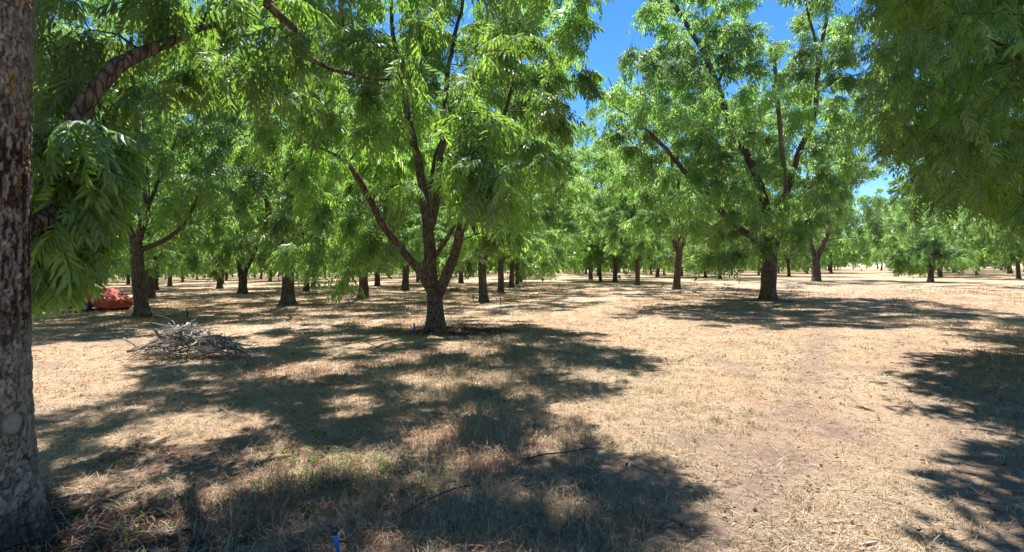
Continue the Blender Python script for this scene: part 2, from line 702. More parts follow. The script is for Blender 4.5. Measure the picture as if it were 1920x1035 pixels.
def resample(P, R, step=0.3, rng=None, jit=0.0):
    """smooth curve through the given points"""
    P = np.asarray(P, float)
    R = np.asarray(R, float)
    Q = np.vstack([2 * P[0] - P[1], P, 2 * P[-1] - P[-2]])
    out, rad = [], []
    for i in range(len(P) - 1):
        a, b, c, d = Q[i], Q[i + 1], Q[i + 2], Q[i + 3]
        n = max(1, int(np.linalg.norm(c - b) / step))
        for k in range(n):
            t = k / n
            out.append(0.5 * ((2 * b) + (-a + c) * t + (2 * a - 5 * b + 4 * c - d) * t * t + (-a + 3 * b - 3 * c + d) * t ** 3))
            rad.append(R[i] * (1 - t) + R[i + 1] * t)
    out.append(P[-1])
    rad.append(R[-1])
    out = np.array(out)
    if jit and rng is not None and len(out) > 2:
        out[1:-1] += rng.normal(0, jit, (len(out) - 2, 3))
    return out, np.array(rad)


def envelope(rng, n, centre, radii, filt=None, mind=0.8, gap=0.0, seed=0, hollow=0.45, tries=14):
    c, r = np.asarray(centre, float), np.asarray(radii, float)
    m_ = n * tries
    u = rng.normal(size=(m_, 3))
    u /= np.linalg.norm(u, axis=1)[:, None]
    rho = rng.uniform(hollow ** 3, 1, m_) ** (1 / 3.0)
    lump = 1 + 0.20 * wob(u * 1.0, 0.45, seed + 5)
    P = c + u * r * (rho * lump)[:, None]
    ok = wob(P, 0.16, seed + 9) > gap - 0.75 + 0.0
    if filt is not None:
        ok &= filt(P)
    P = P[ok]
    keep = np.empty((0, 3))
    for p in P:
        if len(keep) and (np.sum((keep - p) ** 2, 1) < mind * mind).any():
            continue
        keep = np.vstack([keep, p])
        if len(keep) >= n:
            break
    return keep


def grow(rng, limbs, targets, minz):
    """branches from the limbs to every target: list of (points, radii, attach)"""
    N = np.vstack([l[0] for l in limbs])
    RR = np.concatenate([l[1] for l in limbs])
    ok = N[:, 2] > minz
    N, RR = N[ok], RR[ok]
    d0 = np.array([np.min(np.sum((N - t) ** 2, 1)) for t in targets])
    br = []
    for i in np.argsort(d0):
        c = targets[i]
        d = np.linalg.norm(N - c, axis=1)
        cost = d + 0.35 * np.clip(N[:, 2] - c[2], 0, 9) + rng.uniform(0, 0.25, len(N))
        j = int(np.argmin(cost))
        a, ln = N[j], d[j]
        if ln < 0.12:
            br.append((np.array([a, c]), np.array([0.01, 0.006]), c - a))
            continue
        r0 = min(RR[j] * 0.75, 0.008 + 0.011 * ln)
        mid = (a + c) / 2 + np.array([0, 0, 0.16 * ln]) + rng.normal(0, 0.09 * ln, 3)
        n = max(2, int(ln / 0.35))
        t = np.linspace(0, 1, n + 1)[:, None]
        P = (1 - t) ** 2 * a + 2 * t * (1 - t) * mid + t * t * c
        R = np.linspace(r0, max(0.006, r0 * 0.3), n + 1)
        br.append((P, R, c - mid))
        N = np.vstack([N, P[1:]])
        RR = np.concatenate([RR, R[1:]])
    return br


def twig_leaves(rng, br, centre, twigs, per, tl=0.6, spread=1.0):
    """twigs round each branch end and the leaves on them"""
    P, D, TW = [], [], []
    for pts, R, d in br:
        c = pts[-1]
        out = c - centre
        out[2] *= 0.4
        out /= np.linalg.norm(out) + 1e-6
        dn = d / (np.linalg.norm(d) + 1e-6)
        for k in range(twigs):
            w = rng.normal(0, 0.75 * spread, 3) + 0.5 * dn + 0.55 * out + np.array([0, 0, 0.12])
            w /= np.linalg.norm(w)
            L = tl * rng.uniform(0.6, 1.35)
            st = c if k < twigs * 0.6 or len(pts) < 3 else pts[len(pts) // 2 + rng.integers(0, len(pts) - len(pts) // 2)]
            s = np.linspace(0, 1, 4)[:, None]
            q = st + w * L * s + np.array([0, 0, -0.42 * L]) * s * s
            TW.append(q)
            ss = (np.arange(per) + rng.uniform(0.2, 1, per)) / per
            p = st + w * L * ss[:, None] + np.array([0, 0, -0.42 * L]) * (ss ** 2)[:, None]
            tdir = w[None] + np.array([0, 0, -0.84])[None] * ss[:, None]
            ph = np.arange(per) * 2.4 + rng.uniform(0, 6)
            radial = np.stack([np.cos(ph), np.sin(ph), np.full(per, -0.05)], -1)
            dd = 0.55 * tdir + 0.9 * radial + rng.normal(0, 0.22, (per, 3)) + np.array([0, 0, -0.30])
            P.append(p)
            D.append(dd)
    return np.vstack(P), np.vstack(D), TW


def leaf_set(rng, P, D, smin=0.75, smax=1.2):
    n = len(P)
    S = rng.uniform(smin, smax, n)
    U = rng.normal(0, 0.35, (n, 3)) + np.array([0, 0, 1.0])
    tint = np.clip(0.48 + 0.38 * wob(P, 0.28, 77) + rng.normal(0, 0.22, n), 0, 1)
    return S, U, tint


def trunk_mesh(rng, pts, rad, sides=14, flare=0.5, step=0.12, rough=0.05):
    P, R = resample(pts, rad, step)
    h = P[:, 2] - P[0, 2]
    R = R * (1 + flare * np.exp(-h / 0.22))
    mb = MB()
    mb.tube(P, R, sides)
    v = mb.v[0]
    n = len(P) * sides
    ring = np.arange(n) % sides
    row = np.arange(n) // sides
    ctr = P[row]
    k = rng.integers(4, 6)
    lob = 1 + np.exp(-(h[row]) / 0.3) * 0.16 * np.sin(ring / sides * 6.283 * k + rng.uniform(0, 6)) + rough * wob(v[:n] * np.array([1, 1, .4]), 1.8, int(rng.integers(1e6)))
    v[:n] = ctr + (v[:n] - ctr) * lob[:, None]
    return mb


def limb_points(base, spec, dref):
    """spec rows: px, py, radius, depth offset -> points relative to the tree's base"""
    return np.array([at(px, py, dref + dy) - base for px, py, r, dy in spec]), np.array([r for _, _, r, _ in spec])


def branch_mb(br, sides=4, rmin=0.0):
    mb = MB()
    for P, R, _ in br:
        if R[0] >= rmin:
            mb.tube(P, R, sides, cap=False)
    return mb


def twig_mb(tw, r=0.0035):
    mb = MB()
    for q in tw:
        mb.tube(q, np.linspace(r, r * 0.5, len(q)), 3, cap=False)
    return mb


TREES_IN_FRONT = 'orchard trees nearest the camera'


def big_tree(key, label, base, trunk, limbs, targets, twigs, per, protos, mat, seed, twig_tubes=False, centre=None, trunk_obj=None, tl=0.6, smin=.75, smax=1.2, twig_ok=None):
    rng = np.random.default_rng(seed)
    t = thing('pecan_tree', label, 'tree', base, TREES_IN_FRONT)
    if trunk_obj is None:
        trunk_mesh(rng, *trunk, sides=18).build('trunk', M['bark'], t, True)
    else:
        trunk_obj.parent = t
    L = []
    for P, R in limbs:
        p, r = resample(P, R, 0.3, rng, 0.012)
        kk = min(6, len(r) - 1)
        r[-kk:] *= np.linspace(1, 0.3, kk)
        L.append((p, r))
        MB().tube(p, r, 10).build('limb', M['bark'], t, True)
    br = grow(rng, L, targets, 1.2)
    o = branch_mb(br).build('branch', M['branch'], t, True)
    o['kind'] = 'stuff'
    if centre is None:
        centre = np.array([0, 0, 5.0])
    P, D, TW = twig_leaves(rng, br, centre, twigs, per, tl)
    if twig_ok is not None:
        TW = [q for q in TW if twig_ok(q[-1:] + base)]
    if twig_tubes:
        o = twig_mb(TW).build('twig', M['branch'], t, True)
        o['kind'] = 'stuff'
    S, U, tint = leaf_set(rng, P, D, smin, smax)
    if protos is None:
        return t, (P, D, S, U, tint, rng)
    o = obj('crown', leaves_mesh('crown', P, D, S, U, tint, protos, rng), mat, t)
    o['kind'] = 'stuff'
    return t, None


def under(base, xs, ys, margin=0, dmin=3.2):
    """keeps crown points above a lower outline (photograph pixels), and away from the camera"""
    def f(P):
        W = P + base
        x, y = proj(W)
        lim = np.interp(x, xs, ys)
        return ((y < lim - margin) | (W[:, 1] < 0.4)) & (np.linalg.norm(W - np.array([0, 0, EYE]), axis=1) > dmin)
    return f


def inside(px, py, poly):
    c = np.zeros(px.shape, bool)
    for (x0, y0), (x1, y1) in zip(poly, poly[1:] + poly[:1]):
        hit = (y0 > py) != (y1 > py)
        c ^= hit & (px < (x1 - x0) * (py - y0) / (y1 - y0 + 1e-9) + x0)
    return c


def shade_at(W):
    """where on the ground, in photograph pixels, a crown point throws its shade"""
    S = np.array(to_sun)
    G = W - S * ((W[:, 2] - 0.0) / S[2])[:, None]
    G[:, 2] = ground_z(G[:, 0], G[:, 1])
    x, y = proj(G)
    return np.where(G[:, 1] < 1.2, -9999, x), np.where(G[:, 1] < 1.2, 9999, y)


def dapple(W, seed, cut, freq=1.0):
    """keeps crown points so that the shade they throw falls in broken patches"""
    S = np.array(to_sun)
    G = W - S * (W[:, 2] / S[2])[:, None]
    return fbm2(G[:, 0] * freq + 31, G[:, 1] * freq + 17, seed, 3) > cut


def off_limbs(P, b, lines, width):
    """leaves the main limbs open to view from the front"""
    x, y = proj(P + b)
    ok = np.ones(len(P), bool)
    for spec in lines:
        for (x0, y0, _, d0), (x1, y1, _, d1) in zip(spec[:-1], spec[1:]):
            ab = np.array([x1 - x0, y1 - y0], float)
            t = np.clip(((x - x0) * ab[0] + (y - y0) * ab[1]) / (ab @ ab), 0, 1)
            dd = np.hypot(x - x0 - t * ab[0], y - y0 - t * ab[1])
            ok &= ~((dd < width) & (P[:, 1] < d0 + t * (d1 - d0) + 0.4))
    return ok


def sun_window(W, c, r):
    """keeps the way of the sun to one bough open"""
    S = np.array(to_sun)
    G = W - S * ((W[:, 2] - c[2]) / S[2])[:, None]
    return (np.hypot(G[:, 0] - c[0], G[:, 1] - c[1]) > r) | (W[:, 2] < c[2] + 1.2)


SPRAY = at(880, 260, 6.9)
SPRAY2 = at(420, 80, 6.2)
# ---- main forked tree
b = POS['main']
d = b[1]
trunk = (np.array([[0, 0, -0.08], [0.0, 0, 0.25], [-0.01, 0, 0.6], [-0.03, 0, 0.95], [-0.04, 0, 1.12]]), np.array([.25, .235, .215, .215, .20]))
MAIN = (
    [(812, 556, .12, 0), (800, 532, .125, -.02), (784, 505, .115, -.1), (764, 482, .105, -.2), (738, 450, .10, -.4), (713, 412, .09, -.6), (682, 352, .08, -.9), (652, 306, .07, -1.2), (610, 280, .05, -1.6), (560, 262, .035, -2.0)],
    [(816, 560, .185, 0), (808, 520, .185, 0), (806, 470, .175, 0), (801, 415, .155, .1), (793, 350, .13, .2), (782, 290, .11, .3), (768, 230, .095, .4), (752, 150, .08, .6), (735, 40, .06, .8), (730, -110, .04, 1.0)],
    [(804, 440, .11, .05), (817, 390, .105, .2), (823, 330, .095, .4), (832, 240, .08, .7), (842, 120, .065, 1.0), (868, 0, .05, 1.3), (880, -120, .03, 1.5)],
    [(820, 556, .15, 0), (836, 520, .145, -.1), (852, 480, .135, -.2), (864, 430, .12, -.35), (876, 380, .105, -.5), (900, 325, .09, -.7), (930, 260, .07, -.9), (955, 180, .05, -1.1), (975, 80, .035, -1.2)],
    [(812, 486, .055, 0), (832, 458, .06, -.3), (852, 425, .055, -.5), (870, 388, .05, -.8), (880, 330, .04, -1.2)],
    [(800, 410, .07, .1), (810, 330, .06, 1.2), (830, 260, .05, 2.4), (900, 200, .04, 3.4)],
)
limbs = [limb_points(b, s, d) for s in MAIN]
rng = np.random.default_rng(101)
mx, my = [380, 470, 530, 560, 620, 700, 735, 770, 850, 900, 960, 1000, 1060, 1100, 1130], [160, 280, 420, 500, 540, 520, 400, 330, 400, 470, 455, 380, 220, 120, -60]


def main_filter(P, f=under(b, mx, my, 14, 5)):
    return f(P) & dapple(P + b, 5, 0.43, 0.9) & off_limbs(P, b, MAIN[:4], 34) & sun_window(P + b, SPRAY, 1.1)


tg = envelope(rng, 220, (0.2, -0.2, 6.6), (5.2, 5.2, 5.9), main_filter, 0.78, -9, 1, 0.4, 30)
big_tree('main', 'pecan tree in front, its thick trunk forking low into three spreading limbs', b, trunk, limbs, tg, 8, 7, PROTO_A, M['leaf'], 1, True, tl=0.42)

# ---- tall tree by the road
b = POS['tall']
d = b[1]
trunk = (np.array([[0, 0, -0.08], [0.02, 0, 0.4], [0.04, 0, 0.9], [.05, 0, 1.5], [.1, 0, 2.0]]), np.array([.36, .345, .34, .33, .30]))
TALL = (
    [(1444, 500, .26, 0), (1440, 420, .22, 0), (1425, 350, .2, .2), (1400, 290, .18, .3), (1368, 235, .165, .4), (1345, 160, .15, .5), (1315, 90, .13, .6), (1265, 10, .11, .7), (1220, -80, .07, .8), (1190, -170, .05, .8)],
    [(1446, 495, .2, 0), (1462, 420, .17, -.2), (1478, 350, .15, -.4), (1500, 280, .135, -.6), (1528, 215, .12, -.8), (1534, 130, .105, -.9), (1545, 60, .09, -1), (1560, -20, .07, -1), (1570, -120, .04, -1)],
    [(1440, 480, .16, 0), (1410, 445, .15, -.5), (1370, 415, .14, -1), (1330, 370, .12, -1.4), (1290, 330, .1, -1.7), (1240, 270, .085, -2), (1190, 225, .06, -2.2), (1150, 200, .045, -2.3)],
    [(1535, 130, .06, -.9), (1525, 60, .055, -1.2), (1510, 0, .045, -1.5), (1500, -80, .03, -1.8)],
    [(1345, 160, .08, .5), (1370, 90, .075, 1.2), (1380, 20, .06, 1.8), (1400, -80, .04, 2.2)],
    [(1450, 440, .1, .2), (1500, 370, .09, 2), (1560, 300, .07, 3.4), (1590, 240, .05, 4.2)],
)
limbs = [limb_points(b, s, d) for s in TALL]
rng = np.random.default_rng(102)
mx = [1040, 1100, 1150, 1250, 1300, 1390, 1440, 1490, 1540, 1570, 1595, 1615, 1630, 1680]
my = [60, 180, 300, 430, 485, 500, 460, 460, 430, 400, 330, 270, 200, -100]

POLE = [(1474, 330, .11, -1), (1466, 280, .105, -1), (1460, 210, .1, -1), (1451, 103, .075, -1)]


def tall_gap(P, f=under(b, mx, my, 8, 5)):
    x, y = proj(P + b)
    sky_gap = (y < 130) & (((x > 1095) & (x < 1205) & (y < 90)) | ((x > 1410) & (x < 1485) & (y < 50)) | (x > 1585))
    return f(P) & ~sky_gap & off_limbs(P, b, (TALL[0][2:], TALL[1][2:], TALL[2][2:], POLE), 16)


tg = envelope(rng, 370, (-0.6, -0.2, 8.6), (7.2, 6.0, 8.0), tall_gap, 0.92, 0.0, 2, 0.3, 24)
tt, _ = big_tree('tall', 'tallest pecan tree beside the road with a bare cut off limb', b, trunk, limbs, tg, 8, 6, PROTO_B, M['leaf_far'], 2, tl=0.46)
P, R = limb_points(b, [(1462, 430, .1, -.9), (1474, 360, .11, -1), (1466, 280, .105, -1), (1460, 210, .1, -1), (1455, 150, .085, -1), (1451, 103, .075, -1)], d)
p, r = resample(P, R, 0.4)
o = MB().tube(p, r, 10).build('limb', M['pale_bark'], tt, True)
o['label'] = 'bare upright limb sawn off at the top'
o2 = MB().tube([p[-1] - [0, 0, .01], p[-1] + [0, -0.01, .012]], .068, 10).build('cut_end', M['cut'], o)

# ---- tree beside the machine
b = POS['side']
d = b[1]
trunk = (np.array([[0, 0, -0.08], [-.05, 0, 0.5], [-.12, 0, 1.4], [-.2, 0, 2.4], [-.24, 0, 2.9]]), np.array([.27, .245, .23, .215, .2]))
limbs = [limb_points(b, s, d) for s in (
    [(257, 455, .15, 0), (268, 420, .14, 0), (275, 380, .125, 0), (272, 320, .11, .1), (262, 260, .1, .2), (250, 200, .09, .3), (245, 110, .07, .4), (250, 0, .05, .5)],
    [(255, 460, .12, 0), (240, 420, .11, 0), (228, 380, .09, .2), (205, 320, .07, .4), (180, 250, .05, .6)],
    [(258, 470, .1, 0), (300, 455, .085, 0), (330, 435, .075, .1), (350, 415, .06, .3), (375, 360, .05, .5), (400, 300, .035, .7)],
    [(265, 420, .08, .1), (300, 330, .07, 1.2), (340, 240, .05, 2.2)],
)]
rng = np.random.default_rng(103)
mx, my = [-60, 60, 150, 215, 240, 290, 330, 380, 430, 470], [470, 470, 430, 470, 380, 330, 470, 420, 360, 60]
tg = envelope(rng, 270, (-.3, 0, 7.2), (5.6, 5.4, 5.4), under(b, mx, my, 8, 5), 0.8, 0.0, 3, 0.4)
big_tree('side', 'pecan tree with a slim straight trunk beside the red machine', b, trunk, limbs, tg, 6, 6, PROTO_B, M['leaf_far'], 3)

# ---- V-forked tree farther back
b = POS['l453']
d = b[1]
trunk = (np.array([[0, 0, -0.08], [0, 0, 0.4], [0.02, 0, 0.9], [0.03, 0, 1.3]]), np.array([.30, .29, .28, .26]))
limbs = [limb_points(b, s, d) for s in (
    [(453, 530, .2, 0), (450, 505, .19, 0), (446, 475, .17, 0), (440, 430, .14, .2), (430, 370, .1, .4), (425, 300, .06, .5)],
    [(456, 528, .16, 0), (462, 505, .16, 0), (474, 480, .15, -.1), (484, 450, .13, -.2), (496, 410, .1, -.3), (515, 350, .07, -.4)],
)]
rng = np.random.default_rng(104)
mx, my = [300, 400, 430, 460, 490, 560, 620], [470, 470, 440, 420, 440, 470, 400]
tg = envelope(rng, 200, (0, 0, 7.2), (5.8, 5.8, 4.9), under(b, mx, my, 4, 5), 0.95, 0.0, 4, 0.3)
big_tree('l453', 'pecan tree whose pale trunk splits into a wide V', b, trunk, limbs, tg, 6, 6, PROTO_B, M['leaf_far'], 4)

# ------------------------------------------------------------------ repeated orchard trees
MESHES = {}


def generic(kind, seed, ntarget, twigs, per, protos, rad, top, tl, mind, low=1.7, trunk_r=0.27, s=(0.8, 1.25), lo_hollow=1.7):
    rng = np.random.default_rng(seed)
    fork = rng.uniform(1.5, 2.2)
    lean = rng.normal(0, 0.06, 2)
    tp = np.array([[0, 0, -0.1], [lean[0] * .4, lean[1] * .4, fork * .35], [lean[0], lean[1], fork * .75], [lean[0] * 1.3, lean[1] * 1.3, fork]])
    mbt = trunk_mesh(rng, tp, np.array([trunk_r, trunk_r * .95, trunk_r * .9, trunk_r * .85]), 12, 0.6, 0.14)
    L = []
    n = rng.integers(3, 5)
    a0 = rng.uniform(0, 6.28)
    for k in range(n):
        a = a0 + k * 6.283 / n + rng.normal(0, 0.25)
        sp = rng.uniform(0.32, 0.6) if k else 0.15
        hh = top * rng.uniform(0.75, 0.95)
        pts = [tp[-1] - [0, 0, .3]]
        for f in (0.15, 0.4, 0.7, 1.0):
            rr = (hh - fork) * sp * f ** 0.8
            pts.append(np.array([math.cos(a) * rr, math.sin(a) * rr, fork + (hh - fork) * f]) + rng.normal(0, 0.18, 3))
        p, r = resample(pts, np.array([.62, .55, .38, .24, .1]) * trunk_r, 0.4, rng, 0.02)
        L.append((p, r))
        mbt.tube(p, r, 7, cap=False)

    def filt(P):
        q = np.hypot(P[:, 0], P[:, 1])
        return (P[:, 2] > low + 0.35 * wob(P[:, :2], 0.12, seed)) & ~((q < lo_hollow) & (P[:, 2] < low + 1.2))
    tg = envelope(rng, ntarget, (0, 0, top * 0.52), (rad, rad, top * 0.5), filt, mind, 0.0, seed, 0.35)
    br = grow(rng, L, tg, fork * 0.8)
    for P, R, _ in br:
        if R[0] > 0.014:
            mbt.tube(P, R, 4, cap=False)
    P, D, TW = twig_leaves(rng, br, np.array([0, 0, 5.0]), twigs, per, tl)
    S, U, tint = leaf_set(rng, P, D, *s)
    tm = mbt.mesh('trunk', True)
    tm.materials.append(M['bark'])
    cm = leaves_mesh('crown', P, D, S, U, tint, protos, rng)
    cm.materials.append(M['leaf_far'])
    MESHES.setdefault(kind, []).append((tm, cm))


for k in range(4):
    generic('near', 200 + k, 112, 9, 6, PROTO_B, 5.6 + 0.3 * k, 11.5 + 0.8 * k, 0.5, 1.15, (2.0, 2.6, 2.3, 1.8)[k], (0.25, 0.20, 0.28, 0.23)[k])
for k in range(3):
    generic('mid', 300 + k, 115, 5, 5, PROTO_C, 5.0, 11.5 + k, 0.75, 1.2, 2.3, 0.19, s=(0.8, 1.2))
for k in range(2):
    generic('far', 400 + k, 70, 4, 4, PROTO_C, 5.0, 11.5 + k, 0.95, 1.6, 2.5, 0.18, s=(1.3, 1.9))
generic('small', 500, 80, 5, 6, PROTO_B, 2.7, 3.7, 0.45, 0.45, 1.55, 0.24, lo_hollow=0.6)
count = [0]


def plant(kind, pos, label, group, rs, scale=1.0):
    tm, cm = MESHES[kind][rs.integers(0, len(MESHES[kind]))]
    t = thing('pecan_tree', label, 'tree', pos, group, rs.uniform(0, 6.28))
    s = scale * rs.uniform(0.86, 1.18)
    t.scale = (s, s, s * rs.uniform(0.92, 1.16))
    t.rotation_euler = (rs.normal(0, .035), rs.normal(0, .035), rs.uniform(0, 6.28))
    obj('trunk', tm, None, t)
    c = obj('crown', cm, None, t)
    c['kind'] = 'stuff'
    count[0] += 1
    return t


rs = np.random.default_rng(77)
ROW = 'pecan trees in the orchard rows'
NAMED = {
    'r2': ('pecan tree with a slightly leaning trunk, first behind the forked tree in front', 'near'),
    'r3': ('second pecan tree behind the forked one in the row to the alley', 'near'),
    'r4': ('third pecan tree behind the forked one in the row to the alley', 'mid'),
    'r5': ('fourth pecan tree behind the forked one in the row to the alley', 'mid'),
    'r6': ('fifth pecan tree behind the forked one in the row to the alley', 'mid'),
    'l540': ('pecan tree with a short dark trunk behind the brush pile', 'near'),
    'l681': ('pecan tree with a thin straight trunk seen between brush pile and forked tree', 'near'),
    'l412': ('round crowned pecan tree beside a pale twig heap', 'near'),
    'l282': ('pecan tree just behind the slim trunk beside the red machine', 'near'),
    'l291': ('pecan tree second behind the slim trunk beside the red machine', 'mid'),
    'l574': ('thin trunked pecan tree right behind the short dark trunk', 'mid'),
    'l707': ('distant pecan tree close to the grey heap of prunings', 'mid'),
    'l760': ('pecan tree whose trunk shows under the low limb of the forked tree', 'near'),
    'l864': ('distant pecan tree framed by the right limb of the forked tree', 'mid'),
    'l587': ('slender distant pecan tree beside the grey heap of prunings', 'mid'),
    'q1268': ('thick trunked pecan tree first behind the tallest tree towards the alley', 'near'),
    'q1195': ('pecan tree second behind the tallest tree along the alley', 'near'),
    'q1153': ('pecan tree third behind the tallest tree along the alley', 'mid'),
    'q1126': ('pecan tree fourth behind the tallest tree along the alley', 'mid'),
    'q1108': ('pecan tree fifth behind the tallest tree along the alley', 'mid'),
    'q1531': ('pecan tree with a dark trunk behind the tallest tree at the road edge', 'near'),
    'q1323': ('distant pecan tree with a leaning trunk between the two thickest trunks', 'mid'),
    'q1558': ('distant pecan tree at the road edge beyond the dark trunk', 'mid'),
    'q1689': ('pecan tree behind the low bright bush on the right of the road', 'mid'),
    'q1894': ('small pecan tree with open branches at the right edge', 'near'),
    'q1798': ('distant pecan tree between the low bright tree and the right edge', 'mid'),
    'q1232': ('distant slim pecan tree behind the two thickest trunks', 'mid'),
    'q1305': ('distant slim pecan tree beside the thick trunk along the alley', 'mid'),
}
for k, (lab, kind) in NAMED.items():
    plant(kind, POS[k], lab, ROW, rs, 0.95 if k in ('l681', 'l574', 'l587', 'q1894') else 1.3 if k in ('q1268', 'q1531') else 0.95 if k in ('r2', 'r3', 'r4', 'r5', 'r6') else 1.12)
plant('small', POS['low'], 'low young tree with bright spreading leaves right of the road', None, rs, 1.0)
plant('near', unp(1762, 517), 'pecan tree with a deep shaded crown behind the low bright tree', ROW, rs, 1.0)

# lattice of the plantation for everything farther off and for the neighbours outside the frame
A = math.radians(3.3)
EV = np.array([math.sin(A), math.cos(A)])
EU = np.array([math.cos(A), -math.sin(A)])
taken = [p[:2] for p in POS.values()] + [P0[:2], PR[:2], unp(1762, 517)[:2]]
cands = []
for i in range(-22, 26):
    for j in range(-3, 24):
        p = P0[:2] + EU * 12.6 * i + EV * 11.2 * j + rs.normal(0, 0.35, 2)
        cands.append((math.hypot(*p), p))
cands.sort(key=lambda c: c[0])
FAR = 'distant pecan trees'
for dist, p in cands:
    X, Y = p
    s = X * ROAD_N[0] + Y * ROAD_N[1]
    al = X * ROAD_D[0] + Y * ROAD_D[1]
    if Y < 1:
        if dist < 26 and Y > -24 and not (-4 < s < 4) and dist > 7.5:
            plant('near', (X, Y, float(ground_z(X, Y))), 'pecan tree beyond the edge of the view', 'trees beside the view', rs)
        continue
    if dist > 235:
        continue
    ang = math.degrees(math.atan2(X, Y))
    inframe = abs(ang) < 43.5
    if abs(ang) > 50 and dist > 34:
        continue
    if -5.2 < s < 4.6 and al > -2:
        continue
    if s > 34 or (inframe and Y < 44):
        continue
    if min(np.hypot(*(p - q)) for q in taken) < 7.5:
        continue
    if not inframe and (s > 0 and dist < 16):
        continue
    taken.append(p)
    z = float(ground_z(X, Y))
    if dist < 50:
        if inframe:
            plant('near', (X, Y, z), 'pecan tree in the rows farther back', FAR, rs)
        else:
            plant('near', (X, Y, z), 'pecan tree beyond the edge of the view', 'trees beside the view', rs)
    else:
        sx = CX + F * X / max(Y, 1)
        where = ('far pecan tree in the rows behind the red machine' if sx < 330 else 'far pecan tree in the rows beyond the brush pile' if sx < 700 else
                 'far pecan tree in the rows behind the forked tree' if sx < 1027 else 'far pecan tree in the rows past the alley' if sx < 1440 else
                 'far pecan tree beyond the tallest tree along the road' if s < 0 else 'far pecan tree on the far side of the road')
        plant('mid' if dist < 95 else 'far', (X, Y, z), where, FAR + ' ' + where[15:], rs)
print('trees planted', count[0])

# ------------------------------------------------------------------ foreground tree with its close leaves


def near_trunk():
    nt, nz = 150, 330
    th = np.linspace(0, 2 * math.pi, nt, endpoint=False)
    zz = np.concatenate([np.linspace(-0.1, 3.4, 310), np.linspace(3.45, 4.3, 20)])
    TH, ZZ = np.meshgrid(th, zz)
    R = 0.158 + 0.006 * ZZ + 0.05 * np.exp(-np.clip(ZZ, 0, 9) / 0.16) + 0.11 * np.exp(-np.clip(ZZ, 0, 9) / 0.6)
    R = R * (1 + 0.10 * np.exp(-np.clip(ZZ, 0, 9) / 0.35) * np.sin(TH * 5 + 0.7) + 0.025 * np.sin(TH * 2 + ZZ * 1.1))
    # bark plates: cells in (angle, height)
    U, W = TH / (2 * math.pi) * 38, ZZ / 0.050
    U = U + 0.35 * np.sin(W * 0.7) + 0.5 * (vnoise2(U * 1.5, W * .8, 4) - .5)
    W = W + 0.9 * (vnoise2(U * 1.2, W * .6, 8) - .5)
    iu, iw = np.floor(U), np.floor(W)
    f1 = np.full(U.shape, 9.0)
    f2 = np.full(U.shape, 9.0)
    cid = np.zeros(U.shape)
    for du_ in (-1, 0, 1):
        for dw in (-1, 0, 1):
            cu, cw = iu + du_, iw + dw
            hu = np.mod(cu, 38)
            dd = np.hypot(U - cu - hash2(hu, cw, 1), W - cw - hash2(hu, cw, 2))
            closer = dd < f1
            f2 = np.where(closer, f1, np.minimum(f2, dd))
            cid = np.where(closer, hash2(hu, cw, 3), cid)
            f1 = np.where(closer, dd, f1)
    plate = sstep(0.02, 0.16, f2 - f1 + 0.14 * (fbm2(TH * 20, ZZ * 16, 90, 3) - 0.5)) * (0.55 + 0.45 * sstep(.35, .6, fbm2(TH * 26, ZZ * 18, 95, 3)))
    # round pruning scar facing the camera
    ts = math.atan2(-P0[1], -P0[0]) + 0.5
    dscar = np.hypot((np.mod(TH - ts + math.pi, 2 * math.pi) - math.pi) * 0.19 / 0.05, (ZZ - 0.72) / 0.062)
    scar = sstep(1.1, 0.85, dscar)
    ring = np.exp(-((dscar - 1.15) / 0.16) ** 2)
    plate = plate * (1 - scar) + scar * 0.8
    R = R + 0.014 * plate + 0.010 * (cid - 0.5) * plate * (1 - scar) + 0.012 * ring * 0.8 - 0.004
    X = np.cos(TH) * R + 0.03 * np.exp(-np.clip(ZZ, 0, 9) / .6)
    Y = np.sin(TH) * R + 0.02 * ZZ
    v = np.stack([X, Y, ZZ], -1).reshape(-1, 3)
    i = np.arange(nz - 1)[:, None] * nt
    j = np.arange(nt)[None]
    q = np.stack([i + j, i + (j + 1) % nt, i + nt + (j + 1) % nt, i + nt + j], -1).reshape(-1, 4)
    # colour of the bark itself: grey plates low down, dark red brown with pale flecks higher up
    lo = fbm2(TH * 2.2 + 3, ZZ * 2.0, 12, 4)
    fl = fbm2(TH * 11, ZZ * 14, 15, 4)
    grey = np.array([0.33, 0.305, 0.27])[None, None] * (0.65 + 0.6 * cid[..., None])
    dark = np.array([0.040, 0.022, 0.018])[None, None] * (0.7 + 0.6 * cid[..., None])
    up = sstep(0.95, 1.4, ZZ + (lo - .5) * 0.9) * (0.45 + 0.55 * sstep(2.9, 2.4, ZZ))
    fleck = sstep(0.49, 0.57, fl - 0.05 * up + 0.05)
    base_ = sstep(0.34, 0.08, ZZ + (lo - .5) * 0.45)
    darkness = np.clip(up * 0.95 + base_ * 0.8, 0, 1)
    darkness = darkness * (1 - fleck * 0.85 * (1 - 0.75 * base_))
    c = grey * (1 - darkness[..., None]) + dark * darkness[..., None]
    ochre = sstep(0.66, 0.72, fbm2(TH * 6, ZZ * 5, 19, 3)) * sstep(1.9, 2.4, ZZ)
    c = c * (1 - ochre[..., None]) + np.array([0.32, 0.19, 0.06]) * ochre[..., None]
    c = c * (0.22 + 0.78 * plate[..., None])
    c = c * (1 - scar[..., None] * .8) + np.array([0.30, 0.28, 0.26]) * scar[..., None] * .8
    c = c * (1 - 0.45 * ring[..., None] * (0.4 + fl[..., None]))
    return np_mesh('trunk', v, None, q, True, {'bark': c.reshape(-1, 3)})


b = P0
tr = obj('trunk', near_trunk(), M['bark_near'])


def rel(px, py, Y):
    return at(px, py, Y) - b


